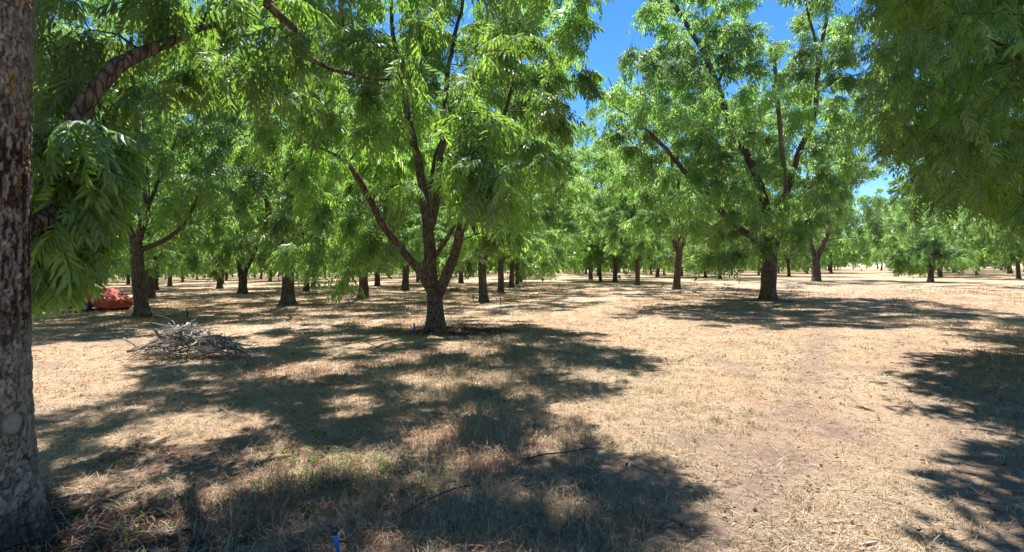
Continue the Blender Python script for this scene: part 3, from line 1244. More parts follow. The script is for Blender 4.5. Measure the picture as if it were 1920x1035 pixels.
limbs = [
    (np.array([[-.10, .05, 1.9], [.0, .7, 2.15], rel(128, 240, 4.6), rel(175, 172, 4.7), rel(215, 125, 4.9), rel(265, 95, 5.2), rel(335, 72, 5.5), rel(430, 40, 6.2), rel(520, 30, 6.8)]), np.array([.085, .076, .07, .067, .064, .058, .048, .038, .028])),
    (np.array([[-.2, .08, 3.5], [-.25, .1, 4.6], [-.6, .0, 6.0], [-1.2, -.3, 8.0], [-1.6, -.4, 10]]), np.array([.14, .12, .10, .07, .04])),
    (np.array([[-.2, .08, 4.0], [.5, .7, 4.6], [1.3, 1.6, 5.2], rel(500, 10, 6.2), rel(548, 50, 6.4), rel(575, 105, 6.6), rel(620, 130, 6.8), rel(700, 150, 6.9), rel(800, 140, 7.0)]), np.array([.11, .09, .07, .05, .045, .042, .035, .028, .02])),
    (np.array([[-.2, .08, 4.1], [.8, -.1, 4.8], [2.0, .2, 6.0], [3.3, .8, 7.0], [4.4, 1.3, 7.4]]), np.array([.11, .09, .07, .05, .03])),
    (np.array([[-.2, .08, 4.1], [.2, 1.3, 5.0], [.8, 2.8, 6.3], [1.6, 4.0, 7.4]]), np.array([.11, .085, .06, .03])),
    (np.array([[-.2, .08, 3.8], [-1.2, .5, 4.6], [-2.4, .8, 5.2], [-3.6, 1.0, 6.2]]), np.array([.10, .08, .05, .03])),
]
rng = np.random.default_rng(105)
fx = [-200, 0, 60, 130, 150, 180, 205, 218, 235, 255, 280, 300, 330, 420, 500, 560, 640, 720, 745, 800, 830, 860, 920, 950, 965, 1000, 1080, 1105, 1130]
fy = [585, 585, 590, 592, 570, 552, 520, 430, 405, 390, 345, 250, 200, 215, 240, 255, 290, 310, 255, 270, 400, 430, 430, 400, 230, 215, 180, 100, -120]


def scatter(n, x0, x1, y0, y1, d0, d1):
    return np.array([rel(rng.uniform(x0, x1), rng.uniform(y0, y1), rng.uniform(d0, d1)) for _ in range(n)])


tg_near = np.vstack([
    scatter(16, 75, 220, 220, 450, 4.2, 5.6), scatter(9, 75, 150, 215, 400, 3.95, 4.25), scatter(11, 75, 190, 370, 490, 4.1, 4.7), scatter(9, 65, 280, 150, 330, 4.3, 5.4),
    scatter(8, 60, 330, -60, 110, 4.8, 6.2), scatter(13, 330, 640, -60, 170, 5.4, 7.4), scatter(9, 600, 810, 40, 230, 6.6, 8.0),
    scatter(16, 835, 925, 165, 360, 6.4, 7.4), scatter(9, 640, 1060, -80, 120, 7.0, 9.0), scatter(4, 420, 600, 170, 240, 6.5, 8.0)])
fu = under(b, fx, np.array(fy) - 40, 0, 3.3)
tg_near = tg_near[fu(tg_near)]
POOL = [(60, 735), (300, 700), (470, 690), (700, 680), (1000, 690), (1050, 770), (1000, 810), (1190, 850), (1260, 930), (1230, 1300), (-900, 1300), (-900, 735)]
HOLES = ((350, 785, 95, 32), (630, 895, 100, 42), (1040, 945, 55, 22), (850, 705, 60, 14), (600, 730, 45, 14), (420, 925, 45, 16), (760, 985, 60, 18), (130, 840, 40, 16), (1330, 860, 60, 30))


def top_filter(P):
    W = P + b
    ok = under(b, [-999, 999], [-90, -90], 0, 3.3)(P)
    x, y = shade_at(W)
    good = inside(x, y, POOL)
    for hx, hy, ax, ay in HOLES:
        good &= ((x - hx) / ax) ** 2 + ((y - hy) / ay) ** 2 > 1
    return ok & good & dapple(W, 9, 0.46, 1.4) & sun_window(W, SPRAY, 1.2) & sun_window(W, SPRAY2, 1.2)


tg_out = envelope(rng, 190, (1.2, 2.0, 7.8), (6.6, 6.4, 4.6), top_filter, 0.7, -9, 6, 0.1, 60)


def fg_twig(q):
    x, y = proj(q)
    return q[0, 1] < .5 or not (0 < x[0] < 1920) or y[0] < np.interp(x[0], fx, fy) - 30


tree, (P, D, S, U, tint, rng) = big_tree('fg', 'foreground pecan tree with pale scaly bark, its leafy boughs hanging into view', b, None, limbs,
                                         np.vstack([tg_near, tg_out]), 5, 7, None, M['leaf'], 6, True, trunk_obj=tr, tl=0.38, smin=.5, smax=.92, twig_ok=fg_twig)
W = P + b
px, py = proj(W)
dist = np.linalg.norm(W - np.array([0, 0, EYE]), axis=1)
vis = (px > -60) & (px < 1980) & (py > -60) & (W[:, 1] > 0.5)
Dn = D / np.linalg.norm(D, axis=1)[:, None]
tipx, tipy = proj(W + Dn * 0.34 * S[:, None] + np.array([0, 0, -0.17]) * S[:, None])
drop = (dist < 3.0) | (vis & (W[:, 1] < 4.1) & (np.minimum(px, tipx) < 50)) | (vis & ((tipy > np.interp(tipx, fx, fy) + 14 * RNG.random(len(px))) | ((tipy > 500) & (RNG.random(len(px)) < .35))))
hero = np.where(vis & ~drop)[0]
rest = np.where(~vis & ~drop)[0]
order = hero[np.argsort(dist[hero])]
onscreen = order[(px[order] > 48) & (px[order] < 1900) & (py[order] > 0)]
singles = onscreen[:300]
hm = []
for k, (pv, pt) in enumerate(PROTO_HERO):
    hm.append([np_mesh('leaf', pv, pt, None, False, {'tint': np.full(len(pv), tv)}) for tv in (0.25, 0.5, 0.8)])
    for q in hm[-1]:
        q.materials.append(M['leaf'])
FR = frames(D, U)
from mathutils import Matrix
for n_, i in enumerate(singles):
    me = hm[n_ % 6][int(np.clip(tint[i] * 3, 0, 2))]
    o = obj('leaf', me, None, tree)
    m4 = Matrix.Identity(4)
    for r_ in range(3):
        for c_ in range(3):
            m4[r_][c_] = float(FR[i][r_, c_] * S[i])
        m4[r_][3] = float(P[i][r_])
    o.matrix_local = m4
others = np.setdiff1d(hero, singles)
for nm, sel, pr in (('crown', others[dist[others] < 6.3], PROTO_HERO), ('crown_back', others[dist[others] >= 6.3], PROTO_MID)):
    if not len(sel):
        continue
    o = obj(nm, leaves_mesh(nm, P[sel], D[sel], S[sel], U[sel], tint[sel], pr, rng), M['leaf'], tree)
    o['kind'] = 'stuff'
o = obj('crown_top', leaves_mesh('crown_top', P[rest], D[rest], S[rest], U[rest], tint[rest], PROTO_A, rng), M['leaf'], tree)
o['kind'] = 'stuff'
print('foreground leaves', len(hero), len(rest))

# ---- tree beside the camera whose boughs overhang the road
b = PR
trunk = (np.array([[0, 0, -0.1], [0, 0, 0.6], [-.05, 0.05, 1.5], [-.1, .1, 2.2]]), np.array([.30, .27, .26, .24]))
limbs = [
    (np.array([[-.1, .1, 2.0], [-1.0, -.4, 3.4], [-2.2, -1.0, 4.4], [-3.6, -1.6, 5.0], [-4.8, -2.2, 5.2]]), np.array([.14, .11, .08, .05, .03])),
    (np.array([[-.1, .1, 2.0], [-.6, -1.4, 3.4], [-1.2, -3.0, 4.3], [-2.0, -4.6, 4.8]]), np.array([.14, .11, .07, .03])),
    (np.array([[-.1, .1, 2.0], [-.4, 0, 4.4], [-.6, -.2, 7.0], [-.7, -.2, 9.5]]), np.array([.18, .14, .09, .04])),
    (np.array([[-.1, .1, 2.0], [1.2, -.4, 4.0], [2.6, -.8, 6.0], [3.6, -1.0, 7.4]]), np.array([.14, .1, .07, .03])),
]
rng = np.random.default_rng(106)
rx, ry = [1400, 1450, 1645, 1657, 1650, 1690, 1740, 1800, 1860, 1920, 2400, 9000], [-400, -120, -120, 110, 270, 300, 360, 400, 410, 420, 470, 470]
POOL_R = [(1655, 735), (1720, 690), (1690, 620), (1640, 585), (1800, 575), (2600, 560), (2600, 900), (1960, 850), (1870, 800), (1760, 770)]


def right_filter(P):
    x, y = shade_at(P + b)
    return under(b, rx, ry, 30, 9.2)(P) & (inside(x, y, POOL_R) | ((x > 1950) & (x < 2500)))


tg = envelope(rng, 620, (-2.4, -0.8, 7.2), (7.2, 7.2, 5.8), right_filter, 0.52, -9, 7, 0.2, 40)
t2, (P, D, S, U, tint, rng) = big_tree('right', 'pecan tree at the right edge whose dense dark boughs overhang the road', b, trunk, limbs, tg, 6, 6, None, M['leaf'], 7, True, tl=0.5, smin=.5, smax=.85)
W = P + b
px, py = proj(W)
vis = (px > 1500) & (px < 1990) & (py > -60) & (W[:, 1] > 0.5)
for nm, sel, pr in (('crown', vis & (W[:, 1] < 9.0), PROTO_MID), ('crown_back', vis & (W[:, 1] >= 9.0), PROTO_A), ('crown_side', ~vis, PROTO_C)):
    sel = np.where(sel)[0]
    o = obj(nm, leaves_mesh(nm, P[sel], D[sel], S[sel], U[sel], tint[sel], pr, rng), M['leaf'], t2)
    o['kind'] = 'stuff'
print('right leaves', vis.sum(), (~vis).sum())

# ------------------------------------------------------------------ dry grass


def grass_field(name, n_tufts, per, rmin, rmax, power, hscale, seed, flat=False):
    rng = np.random.default_rng(seed)
    u = rng.random(n_tufts)
    e = 2 - power
    r = (rmin ** e + u * (rmax ** e - rmin ** e)) ** (1 / e)
    th = rng.uniform(-0.86, 0.86, n_tufts)
    x, y = r * np.sin(th), r * np.cos(th)
    so, du, mu = masks(x, y)
    s = x * ROAD_N[0] + y * ROAD_N[1]
    bare = np.clip(so * 0.85 + du * 0.75 + mu * 0.8, 0, 1)
    keep = rng.random(n_tufts) > bare * (0.8 if flat else 0.95)
    tall = sstep(0.42, 0.66, fbm2(x * 0.33 + 5, y * 0.33 + 7, 61, 3)) * sstep(0.4, 2.0, np.abs(s - 0.2)) 
    if not flat:
        keep &= rng.random(n_tufts) < 0.35 + 0.65 * tall
    x, y, r, s, tall, mu = x[keep], y[keep], r[keep], s[keep], tall[keep], mu[keep]
    n = len(x)
    x = np.repeat(x, per) + rng.normal(0, 0.035 if not flat else 0.12, n * per) * np.repeat(np.clip(r / 7, 1, 4), per)
    y = np.repeat(y, per) + rng.normal(0, 0.035 if not flat else 0.12, n * per) * np.repeat(np.clip(r / 7, 1, 4), per)
    r, s, tall, mu = (np.repeat(a, per) for a in (r, s, tall, mu))
    N = n * per
    z = ground_z(x, y) + sstep(40, 10, np.hypot(x, y)) * 0.035 * (fbm2(x * 2.6, y * 2.6, 50, 3) - 0.5)
    wscale = np.clip(r / 6.5, 1, 9) ** 0.85
    az = rng.uniform(0, 6.283, N)
    d = np.stack([np.cos(az), np.sin(az), np.zeros(N)], -1)
    side = np.stack([-np.sin(az), np.cos(az), np.zeros(N)], -1)
    base = np.stack([x, y, z - 0.004], -1)
    hn = fbm2(x * 0.5 + 2, y * 0.5, 71, 3)
    hn2 = rng.random(N)
    straw = np.array([0.55, 0.43, 0.285])
    gold = np.array([0.50, 0.345, 0.20])
    pale = np.array([0.70, 0.60, 0.47])
    rust = np.array([0.44, 0.225, 0.16])
    greyish = np.array([0.33, 0.29, 0.20])
    col = np.where((hn2 < 0.35)[:, None], straw, np.where((hn2 < 0.6)[:, None], gold, np.where((hn2 < 0.82)[:, None], pale, greyish)))
    red = sstep(0.45, 0.62, hn) * (rng.random(N) < 0.45)
    col = col * (1 - red[:, None]) + rust * red[:, None]
    col = col * rng.uniform(0.5, 1.15, N)[:, None] * (0.72 + 0.5 * fbm2(x * 0.9 + 60, y * 0.9 + 11, 83, 4))[:, None]
    if flat:
        L = rng.uniform(0.03, 0.11, N) * np.clip(r / 8, 1, 3)
        w = 0.0019 * wscale * rng.uniform(0.7, 1.5, N)
        tilt = rng.normal(0.05, 0.16, N)
        lift = rng.uniform(0.002, 0.022, N)
        p0 = base + np.array([0, 0, 1.0]) * lift[:, None]
        p1 = p0 + d * L[:, None] + np.stack([np.zeros(N), np.zeros(N), L * tilt], -1)
        roll = rng.normal(0, 0.5, N)
        sd = side * (w * np.cos(roll))[:, None] + np.array([0, 0, 1.0]) * (w * np.sin(roll))[:, None]
        v = np.stack([p0 - sd, p0 + sd, p1 + sd * .6, p1 - sd * .6], 1)
        q = np.arange(N)[:, None] * 4 + np.arange(4)[None]
        me = np_mesh(name, v.reshape(-1, 3), None, q, False, {'hue': np.repeat(col, 4, 0)})
    else:
        H = hscale * (0.035 + 0.075 * tall + 0.03 * rng.random(N)) * rng.uniform(0.45, 1.4, N)
        lean = rng.uniform(0.2, 2.0, N)
        w = 0.0021 * wscale * rng.uniform(0.7, 1.4, N)
        up = np.array([0, 0, 1.0])
        m1 = base + up * (H * 0.6)[:, None] + d * (H * lean * 0.35)[:, None]
        tip = base + up * (H * np.clip(1.05 - 0.38 * lean, 0.22, 1))[:, None] + d * (H * lean)[:, None]
        sd = side * w[:, None]
        v = np.stack([base - sd, base + sd, m1 + sd * .8, m1 - sd * .8, tip], 1)
        i5 = np.arange(N)[:, None] * 5
        q = i5 + np.array([0, 1, 2, 3])
        t = i5 + np.array([3, 2, 4])
        me = np_mesh(name, v.reshape(-1, 3), t, q, False, {'hue': np.repeat(col, 5, 0)})
    o = obj(name, me, M['grass'])
    o['kind'] = 'stuff'
    return N


a = grass_field('dry_grass', 20000, 13, 2.6, 55, 1.75, 1.0, 31)
c = grass_field('straw_litter', 29000, 6, 2.6, 40, 1.75, 1.0, 32, True)
print('blades', a, c)


def straggly(n, per, seed):
    rng = np.random.default_rng(seed)
    r = rng.uniform(2.7 ** .6, 11 ** .6, n) ** (1 / .6)
    th = rng.uniform(-0.84, 0.84, n)
    x, y = r * np.sin(th), r * np.cos(th)
    so, du, mu = masks(x, y)
    s_ = np.abs(x * ROAD_N[0] + y * ROAD_N[1])
    keep = (rng.random(n) > so * .8 + mu * .35) & (rng.random(n) < 0.25 + 0.75 * sstep(.5, 3.0, s_))
    x, y = x[keep], y[keep]
    n = len(x)
    size = rng.uniform(.6, 1.3, n)
    x, y, size = np.repeat(x, per), np.repeat(y, per), np.repeat(size, per)
    N = len(x)
    x = x + rng.normal(0, .03, N)
    y = y + rng.normal(0, .03, N)
    z = ground_z(x, y) + 0.035 * (fbm2(x * 2.6, y * 2.6, 50, 3) - 0.5)
    az = rng.uniform(0, 6.283, N)
    d = np.stack([np.cos(az), np.sin(az), np.zeros(N)], -1)
    sd = np.stack([-np.sin(az), np.cos(az), np.zeros(N)], -1) * (rng.uniform(.0010, .0021, N) * np.clip(np.hypot(x, y) / 6, 1, 2))[:, None]
    L = rng.uniform(.06, .19, N) * size
    el = rng.uniform(0.1, 1.0, N)
    up = np.array([0, 0, 1.0])
    pts = []
    p = np.stack([x, y, z], -1)
    for k in range(4):
        pts.append(p)
        p = p + (d * np.cos(el)[:, None] + up * np.sin(el)[:, None]) * (L / 3)[:, None]
        el = el - rng.uniform(.1, .75, N)
        p[:, 2] = np.maximum(p[:, 2], z + .006)
    v = np.stack([pts[0] - sd, pts[0] + sd, pts[1] - sd, pts[1] + sd, pts[2] - sd * .8, pts[2] + sd * .8, pts[3]], 1)
    i7 = np.arange(N)[:, None] * 7
    q = np.vstack([i7 + np.array([0, 1, 3, 2]), i7 + np.array([2, 3, 5, 4])])
    t = i7 + np.array([4, 5, 6])
    c = np.array([[.60, .50, .36], [.50, .41, .27], [.42, .36, .24], [.68, .60, .47]])[rng.integers(0, 4, N)] * rng.uniform(.7, 1.1, N)[:, None]
    o = obj('straggly_grass', np_mesh('straggly_grass', v.reshape(-1, 3), t, q, False, {'hue': np.repeat(c, 7, 0)}), M['grass'])
    o['kind'] = 'stuff'
    o['label'] = 'long pale bent grass blades in loose tufts close to the camera'


straggly(2600, 16, 33)
bpy.data.objects['dry_grass']['label'] = 'dry tan grass tufts covering the orchard floor'
bpy.data.objects['straw_litter']['label'] = 'flattened straw lying over the orchard floor'

# fallen leaflets and crumbs of soil
rng = np.random.default_rng(43)
n = 5200
r_ = rng.uniform(2.7 ** .5, 16 ** .5, n) ** 2
th_ = rng.uniform(-.84, .84, n)
x_, y_ = r_ * np.sin(th_), r_ * np.cos(th_)
base_ = np.stack([x_, y_, ground_z(x_, y_) + 0.035 * (fbm2(x_ * 2.6, y_ * 2.6, 50, 3) - 0.5) + 0.012], -1)
az_ = rng.uniform(0, 6.28, n)
L_ = rng.uniform(.015, .05, n) * np.clip(r_ / 7, 1, 1.6)
dv = np.stack([np.cos(az_), np.sin(az_), rng.normal(0, .25, n)], -1) * L_[:, None]
sv = np.stack([-np.sin(az_), np.cos(az_), rng.normal(0, .3, n)], -1) * (L_ * rng.uniform(.15, .4, n))[:, None]
mid_ = base_ + dv * .5 + np.array([0, 0, 1.0]) * (L_ * rng.uniform(.0, .3, n))[:, None]
v_ = np.stack([base_, mid_ + sv, base_ + dv, mid_ - sv], 1).reshape(-1, 3)
c_ = np.array([[.10, .065, .045], [.20, .13, .085], [.30, .21, .14], [.07, .05, .04], [.52, .44, .34]])[rng.integers(0, 5, n)] * rng.uniform(.7, 1.2, (n, 1))
q_ = np.arange(n)[:, None] * 4 + np.arange(4)[None]
o = obj('leaf_litter', np_mesh('leaf_litter', v_, None, q_, False, {'hue': np.repeat(c_, 4, 0)}), M['grass'])
o['kind'] = 'stuff'
o['label'] = 'brown fallen leaflets and crumbs scattered over the straw'

# small green weeds in the near shade
rng = np.random.default_rng(41)
mb = MB()
for cxp, cyp, k in ((640, 870, 16), (690, 900, 16), (600, 905, 10), (720, 940, 8), (450, 940, 6), (560, 850, 6), (740, 890, 8), (520, 990, 5), (250, 1000, 3), (930, 745, 5)):
    c0 = unp(cxp, cyp)
    for _ in range(k * 5):
        q = c0[:2] + rng.normal(0, 0.2, 2)
        z = float(ground_z(*q))
        for _ in range(rng.integers(4, 8)):
            a_ = rng.uniform(0, 6.28)
            L = rng.uniform(0.015, 0.042)
            dv = np.array([math.cos(a_), math.sin(a_), rng.uniform(0.3, 1.0)])
            sd = np.array([-math.sin(a_), math.cos(a_), 0]) * L * 0.28
            p = np.array([q[0], q[1], z + rng.uniform(.01, .03)])
            mb.add([p, p + dv * L * .5 + sd, p + dv * L, p + dv * L * .5 - sd], [(0, 1, 2), (0, 2, 3)])
wm = mb.mesh('green_weeds')
wc = np.ones((len(wm.vertices) // 4, 4), np.float32)
wc[:, :3] = np.array([0.11, 0.20, 0.05]) * rng.uniform(.6, 1.5, (len(wc), 1))
wm.attributes.new('hue', 'FLOAT_COLOR', 'POINT').data.foreach_set('color', np.repeat(wc, 4, 0).ravel())
o = obj('green_weeds', wm, M['grass'])
o['kind'] = 'stuff'
o['label'] = 'small green weeds sprouting in the dry grass'

# ------------------------------------------------------------------ brush pile of prunings


def stick_points(rng, p, d, L, bend):
    d = d / np.linalg.norm(d)
    s = np.linspace(0, 1, 5)[:, None]
    k = rng.normal(0, bend * L, 3)
    w = rng.normal(0, 0.012 * L, (5, 3))
    return p + d * L * (s - 0.5) + k * (s * (1 - s)) * 4 * .5 + w


pc = unp(352, 668)
sc = pc[1] / F
pile = thing('brush_pile', 'heap of grey dead branches lying on the grass beside the foreground trunk', 'brush pile', pc)
rng = np.random.default_rng(51)


def heap_h(x, y):
    return 0.50 * np.exp(-((x + 0.05) / 0.48) ** 2 - (y / 0.55) ** 2) + 0.24 * np.exp(-((x - 0.62) / 0.28) ** 2 - (y / 0.4) ** 2) + 0.16 * np.exp(-((x + 0.6) / 0.3) ** 2 - (y / 0.4) ** 2)


for k in range(260):
    x, y = rng.normal(0, 0.33), rng.normal(0.05, 0.25)
    if rng.random() < 0.22:
        x = rng.normal(0.62, 0.18)
    h = float(heap_h(x, y))
    if k < 60:
        h *= rng.uniform(.3, .8)
    a_ = rng.normal(0, 1.0) + (math.pi if rng.random() < .5 else 0)
    gxx = float(heap_h(x + .05, y) - heap_h(x - .05, y)) / .1
    dv = np.array([math.cos(a_), math.sin(a_), gxx * math.cos(a_) * 0.8 + rng.normal(0, .28)])
    L = rng.uniform(0.25, 0.85) if rng.random() < .85 else rng.uniform(.8, 1.2)
    P = stick_points(rng, np.array([x, y, h + 0.02]), dv, L, 0.12)
    P[:, 2] = np.maximum(P[:, 2], 0.015)
    r = rng.uniform(.004, .010) if rng.random() < .8 else rng.uniform(.012, .030)
    MB().tube(P, np.linspace(r, r * .5, 5), 5).build('stick', M['stick_pale' if rng.random() < .3 else 'stick'], pile, True)
for (x0, y0, x1, y1, r, mt) in ((232, 635, 255, 650, .02, 'stick_pale'), (248, 654, 292, 640, .015, 'stick_pale'), (295, 670, 335, 665, .014, 'stick_pale'), (272, 660, 302, 630, .022, 'stick'), (276, 662, 318, 615, .013, 'stick'),
                                (305, 615, 330, 610, .006, 'stick_pale'), (330, 612, 322, 600, .005, 'stick_pale'), (322, 600, 297, 592, .004, 'stick'), (440, 645, 452, 638, .008, 'stick'), (425, 655, 458, 660, .007, 'stick')):
    p0 = at(x0, y0, pc[1] - .25) - pc
    p1 = at(x1, y1, pc[1] - .05) - pc
    p0[2], p1[2] = max(p0[2], .02), max(p1[2], .02)
    m_ = (p0 + p1) / 2 + np.array([0, 0, .015])
    MB().tube([p0, m_, p1], [r, r * .9, r * .7], 6).build('stick', M[mt], pile, True)
# inner tangle of fine twigs
mb = MB()
for k in range(420):
    x, y = rng.normal(0.02, 0.42), rng.normal(0.08, 0.26)
    h = float(heap_h(x, y)) * rng.uniform(0.1, 1.02)
    a_ = rng.uniform(0, 6.28)
    P = stick_points(rng, np.array([x, y, h + .01]), np.array([math.cos(a_), math.sin(a_), rng.normal(0, .25)]), rng.uniform(.15, .5), 0.2)
    P[:, 2] = np.maximum(P[:, 2], 0.008)
    mb.tube(P, np.linspace(.004, .002, 5), 3, cap=False)
o = mb.build('twig_tangle', M['stick'], pile, True)
o['kind'] = 'stuff'


def twig_heap(px, py, w, h, n, label, mat, seed):
    c = unp(px, py)
    rng = np.random.default_rng(seed)
    t = thing('twig_heap', label, 'brush pile', c, 'small heaps of prunings')
    k_ = c[1] / F
    for k in range(n):
        x, y = rng.normal(0, w * k_ * .24), rng.normal(0, w * k_ * .2)
        z = h * k_ * math.exp(-(x / (w * k_ * .3)) ** 2) * rng.uniform(.2, 1)
        a_ = rng.uniform(0, 6.28)
        P = stick_points(rng, np.array([x, y, z + .02]), np.array([math.cos(a_), math.sin(a_), rng.normal(0, .2)]), rng.uniform(.5, 1.1), .15)
        P[:, 2] = np.maximum(P[:, 2], .02)
        r = rng.uniform(.012, .03)
        MB().tube(P, np.linspace(r, r * .6, 5), 4).build('stick', M[mat], t)


twig_heap(397, 538, 26, 11, 60, 'pale twig heap beside a round crowned tree', 'stick_pale', 1)
twig_heap(640, 541, 34, 10, 60, 'long grey heap of prunings far back between two thin trunks', 'stick', 2)
twig_heap(850, 547, 22, 5, 40, 'flat grey twig scatter seen right of the forked trunk', 'stick', 3)
twig_heap(1488, 541, 46, 8, 50, 'pale twig scatter in the sun by the road', 'stick_pale', 4)
twig_heap(1178, 521, 22, 8, 40, 'pale distant heap of prunings beside the alley', 'stick_pale', 5)

# single fallen sticks
for i, (pts, r, lab) in enumerate((
    ([(1272, 680), (1282, 675), (1300, 671)], .009, 'thin forked stick lying alone in the sunny straw'),
    ([(108, 945), (128, 938), (150, 936), (172, 934)], .011, 'grey stick lying beside the foreground trunk'),
    ([(140, 1008), (165, 995), (180, 982)], .006, 'slim curved twig near the foot of the foreground trunk'),
    ([(1612, 1024), (1625, 1020), (1645, 1017)], .010, 'short mossy stick at the bottom edge in the straw'),
    ([(1880, 768), (1905, 770), (1925, 772)], .010, 'pale stick in the shade at the right edge'),
    ([(1556, 748), (1568, 743)], .008, 'short dark stick on the wheel track'),
    ([(638, 578), (648, 572), (655, 566)], .02, 'bent dead twig poking up left of the forked trunk'),
)):
    P = np.array([unp(*q) + [0, 0, r * 1.2] for q in pts])
    o0 = P[0].copy()
    o = MB().tube(P - o0, np.linspace(r, r * .6, len(P)), 6).build('fallen_stick', M['stick_pale' if i in (3, 4) else 'stick'], None, True, loc=o0)
    tag(o, lab, 'stick', 'fallen sticks')

# ------------------------------------------------------------------ irrigation: hose, sprinklers
hp = [(430, 1075), (520, 1050), (600, 1030), (640, 1020), (700, 1000), (765, 968), (810, 945), (855, 922), (905, 900), (960, 880), (985, 868), (1020, 860), (1060, 856), (1100, 846), (1125, 838)]
P = np.array([unp(*q) for q in hp])
P[:, 2] += np.array([0.02, .02, .02, .02, .015, .04, .045, .03, -.01, .0, .035, .04, .04, .03, -.02])
Pr, Rr = resample(P, np.full(len(P), .0075), 0.12)
o0 = Pr[0].copy()
tag(MB().tube(Pr - o0, Rr, 8).build('drip_hose', M['black'], None, True, loc=o0), 'black irrigation hose snaking through the near grass', 'hose')


def sprinkler(pos, label, h, r, body, lean=(0, 0)):
    t = thing('sprinkler_stake', label, 'sprinkler', pos, 'irrigation sprinklers')
    lx, ly = lean
    top = np.array([lx, ly, h])
    mb = MB()
    s = [0, .12, .6, .62, .95, 1.0]
    rr = [r * .35, r * .6, r * .8, r * 1.0, r * 1.05, r * .95]
    mb.tube(np.array([top * q for q in s]), rr, 12)
    mb.build('stake', M[body], t, True)
    MB().tube([top * .70 + [-.9 * r, 0, 0], top * .70 + [-2.0 * r, 0, -.3 * r]], r * .5, 8).build('inlet', M[body], t, True)
    MB().tube([top * 1.0, top * 1.0 + [-.2 * r, 0, 1.0 * r]], [r * .75, r * .6], 10).build('neck', M['black'], t, True)
    c = top + np.array([-.45 * r, 0.1 * r, 1.6 * r])
    a = np.linspace(0, 2 * math.pi, 15)
    ring = np.array([c + np.array([math.cos(q) * r * 1.15, math.sin(q) * r * .9, math.sin(q) * r * .5]) for q in a])
    MB().tube(ring, r * .38, 7, cap=False).build('head', M['black'], t, True)
    MB().tube([top * .8 + [r, 0, 0], top * .8 + [4.2 * r, .5 * r, -.6 * r]], r * .35, 8).build('feed_tube', M['black'], t, True)
    return t


bp = unp(640, 1062)
sprinkler(bp, 'bright blue sprinkler stake with black head at the bottom edge', 0.165, 0.0145, 'blue', (-0.04, .02))
bp = unp(779, 628)
sprinkler(bp, 'small blue sprinkler stake beside the forked trunk', 0.24, 0.022, 'blue', (-.03, 0))
bp = unp(253, 592)
sprinkler(bp, 'blue sprinkler stake against the slim trunk near the red machine', 0.32, 0.028, 'blue', (.01, 0))
for (x, y, lab, h) in ((351, 598, 'black sprinkler stake standing behind the brush pile', .30), (887, 568, 'black sprinkler stake left of the leaning trunk', .34), (938, 572, 'black sprinkler stake right of the leaning trunk', .34)):
    sprinkler(unp(x, y), lab, h, .024, 'black', (.01, 0))

# ------------------------------------------------------------------ red farm machine
base = unp(140, 583)
k_ = base[1] / F


def L2(px, py):
    return ((px - 140) * k_, (583 - py) * k_)


mach = thing('farm_machine', 'faded red towed harvesting machine parked behind the hanging leaves', 'farm machine', base, None, math.radians(-38) * 0)
MB().prism([L2(158, 573), L2(160, 556), L2(170, 543), L2(192, 541), L2(214, 553), L2(227, 562), L2(229, 568), L2(226, 577), L2(205, 575)], -.75, .75, .05).build('hood', M['red'], mach)
MB().prism([L2(118, 566), L2(124, 553), L2(150, 540), L2(158, 541), L2(162, 553), L2(158, 569)], -.62, .68, .04).build('cover', M['red'], mach)
MB().prism([L2(184, 577), L2(200, 576), L2(225, 578.5), L2(221, 582), L2(186, 582.5)], -.7, .7, .0).build('skirt', M['rust'], mach)
for yy in (-.55, .55):
    MB().box((L2(120, 0)[0], yy, L2(0, 570)[1]), (3.2, .09, .14)).build('frame_beam', M['orange'], mach)
for xx in (60, 110, 165):
    MB().box((L2(xx, 0)[0], 0, L2(0, 570.5)[1]), (.1, 1.0, .1)).build('cross_beam', M['rust'], mach)
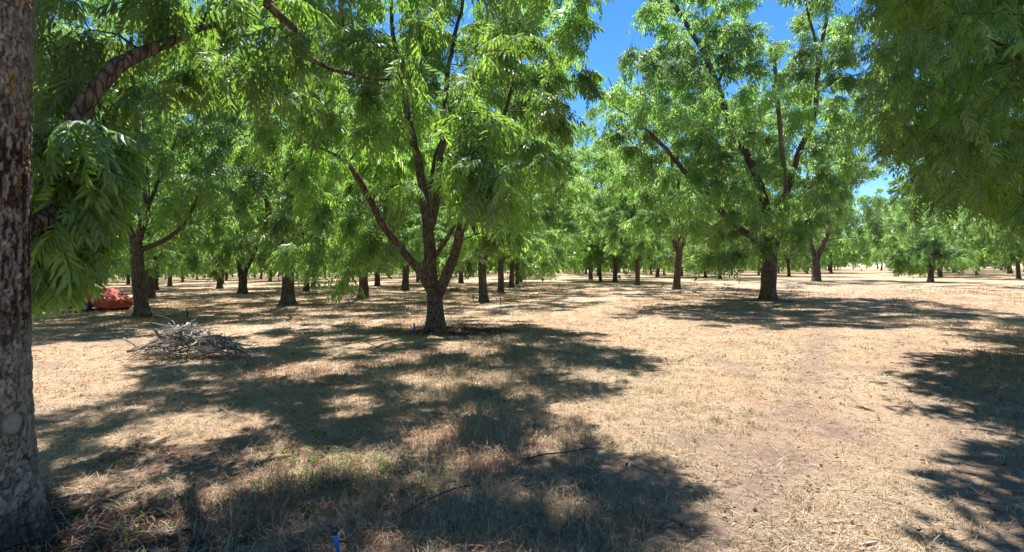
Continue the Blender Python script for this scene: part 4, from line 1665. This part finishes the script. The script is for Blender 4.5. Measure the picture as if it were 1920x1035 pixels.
for xx, rr in ((98, .27), (188, .22)):
    for yy in (-.82, .82):
        c = np.array([L2(xx, 0)[0], yy, rr])
        prof = [(rr * .58, -.09), (rr * .92, -.1), (rr, -.06), (rr, .06), (rr * .92, .1), (rr * .58, .09)]
        n = 24
        a = np.arange(n) * 2 * math.pi / n
        v = np.array([c + np.array([math.cos(q) * p0, p1, math.sin(q) * p0]) for q in a for p0, p1 in prof])
        q_ = [((i * 6 + j), (i * 6 + (j + 1) % 6), ((i + 1) % n) * 6 + (j + 1) % 6, ((i + 1) % n) * 6 + j) for i in range(n) for j in range(6)]
        w = obj('wheel', None, None, mach)
        mt = MB()
        mt.add(v, None, q_)
        mt.build('tyre', M['tyre'], w, True)
        MB().tube([c + [0, -.06, 0], c + [0, -.03, 0], c + [0, .03, 0], c + [0, .06, 0]], [rr * .35, rr * .6, rr * .6, rr * .35], 20).build('rim', M['grey'], w)
# elevator rising to the rear
e0, e1 = L2(128, 560), L2(52, 516)
ang = math.atan2(e1[1] - e0[1], e1[0] - e0[0])
ca, sa = math.cos(ang), math.sin(ang)
rot = np.array([[ca, 0, -sa], [0, 1, 0], [sa, 0, ca]])
ln = math.hypot(e1[0] - e0[0], e1[1] - e0[1])
mid = np.array([(e0[0] + e1[0]) / 2, 0, (e0[1] + e1[1]) / 2])
for yy in (-.35, .35):
    MB().box(mid + [0, yy, 0], (ln, .05, .26), rot).build('elevator_side', M['orange'], mach)
for q in np.linspace(-.46, .46, 12):
    MB().box(mid + rot @ np.array([ln * q, 0, .02]), (.035, .64, .03), rot).build('elevator_bar', M['grey'], mach)
MB().prism([L2(38, 524), L2(36, 512), L2(52, 508), L2(63, 513), L2(60, 521)], -.45, .45, .05).build('discharge_hood', M['orange'], mach)
for (x0, y0, x1, y1) in ((78, 520, 82, 566), (92, 528, 104, 566), (70, 568, 82, 545)):
    a, c = L2(x0, y0), L2(x1, y1)
    for yy in (-.45, .45):
        MB().tube([(a[0], yy, a[1]), (c[0], yy, c[1])], .035, 8).build('strut', M['orange'], mach)
MB().prism([L2(100, 560), L2(98, 548), L2(108, 545), L2(116, 556)], -.5, -.44).build('side_plate', M['grey'], mach)
for q in range(5):
    a = L2(142 + q * 2.0, 572.5 + q * 1.5)
    MB().box((a[0], -.66, a[1]), (.09, .03, .018)).build('ladder_rung', M['grey'], mach)
a, c, e = L2(218, 553), L2(240, 552), L2(246, 546)
MB().tube([(a[0], .2, a[1]), (c[0], .2, c[1]), (e[0], .2, e[1])], .03, 8).build('hitch_hook', M['rust'], mach)
a, c = L2(228, 562), L2(264, 575)
MB().tube([(a[0], -.1, a[1]), (c[0], -.1, c[1])], .032, 8).build('drive_shaft', M['black'], mach, True)
a, c = L2(229, 560), L2(234, 564)
MB().tube([(a[0], -.1, a[1]), (c[0], -.1, c[1])], .07, 12).build('shaft_guard', M['yellow'], mach, True)
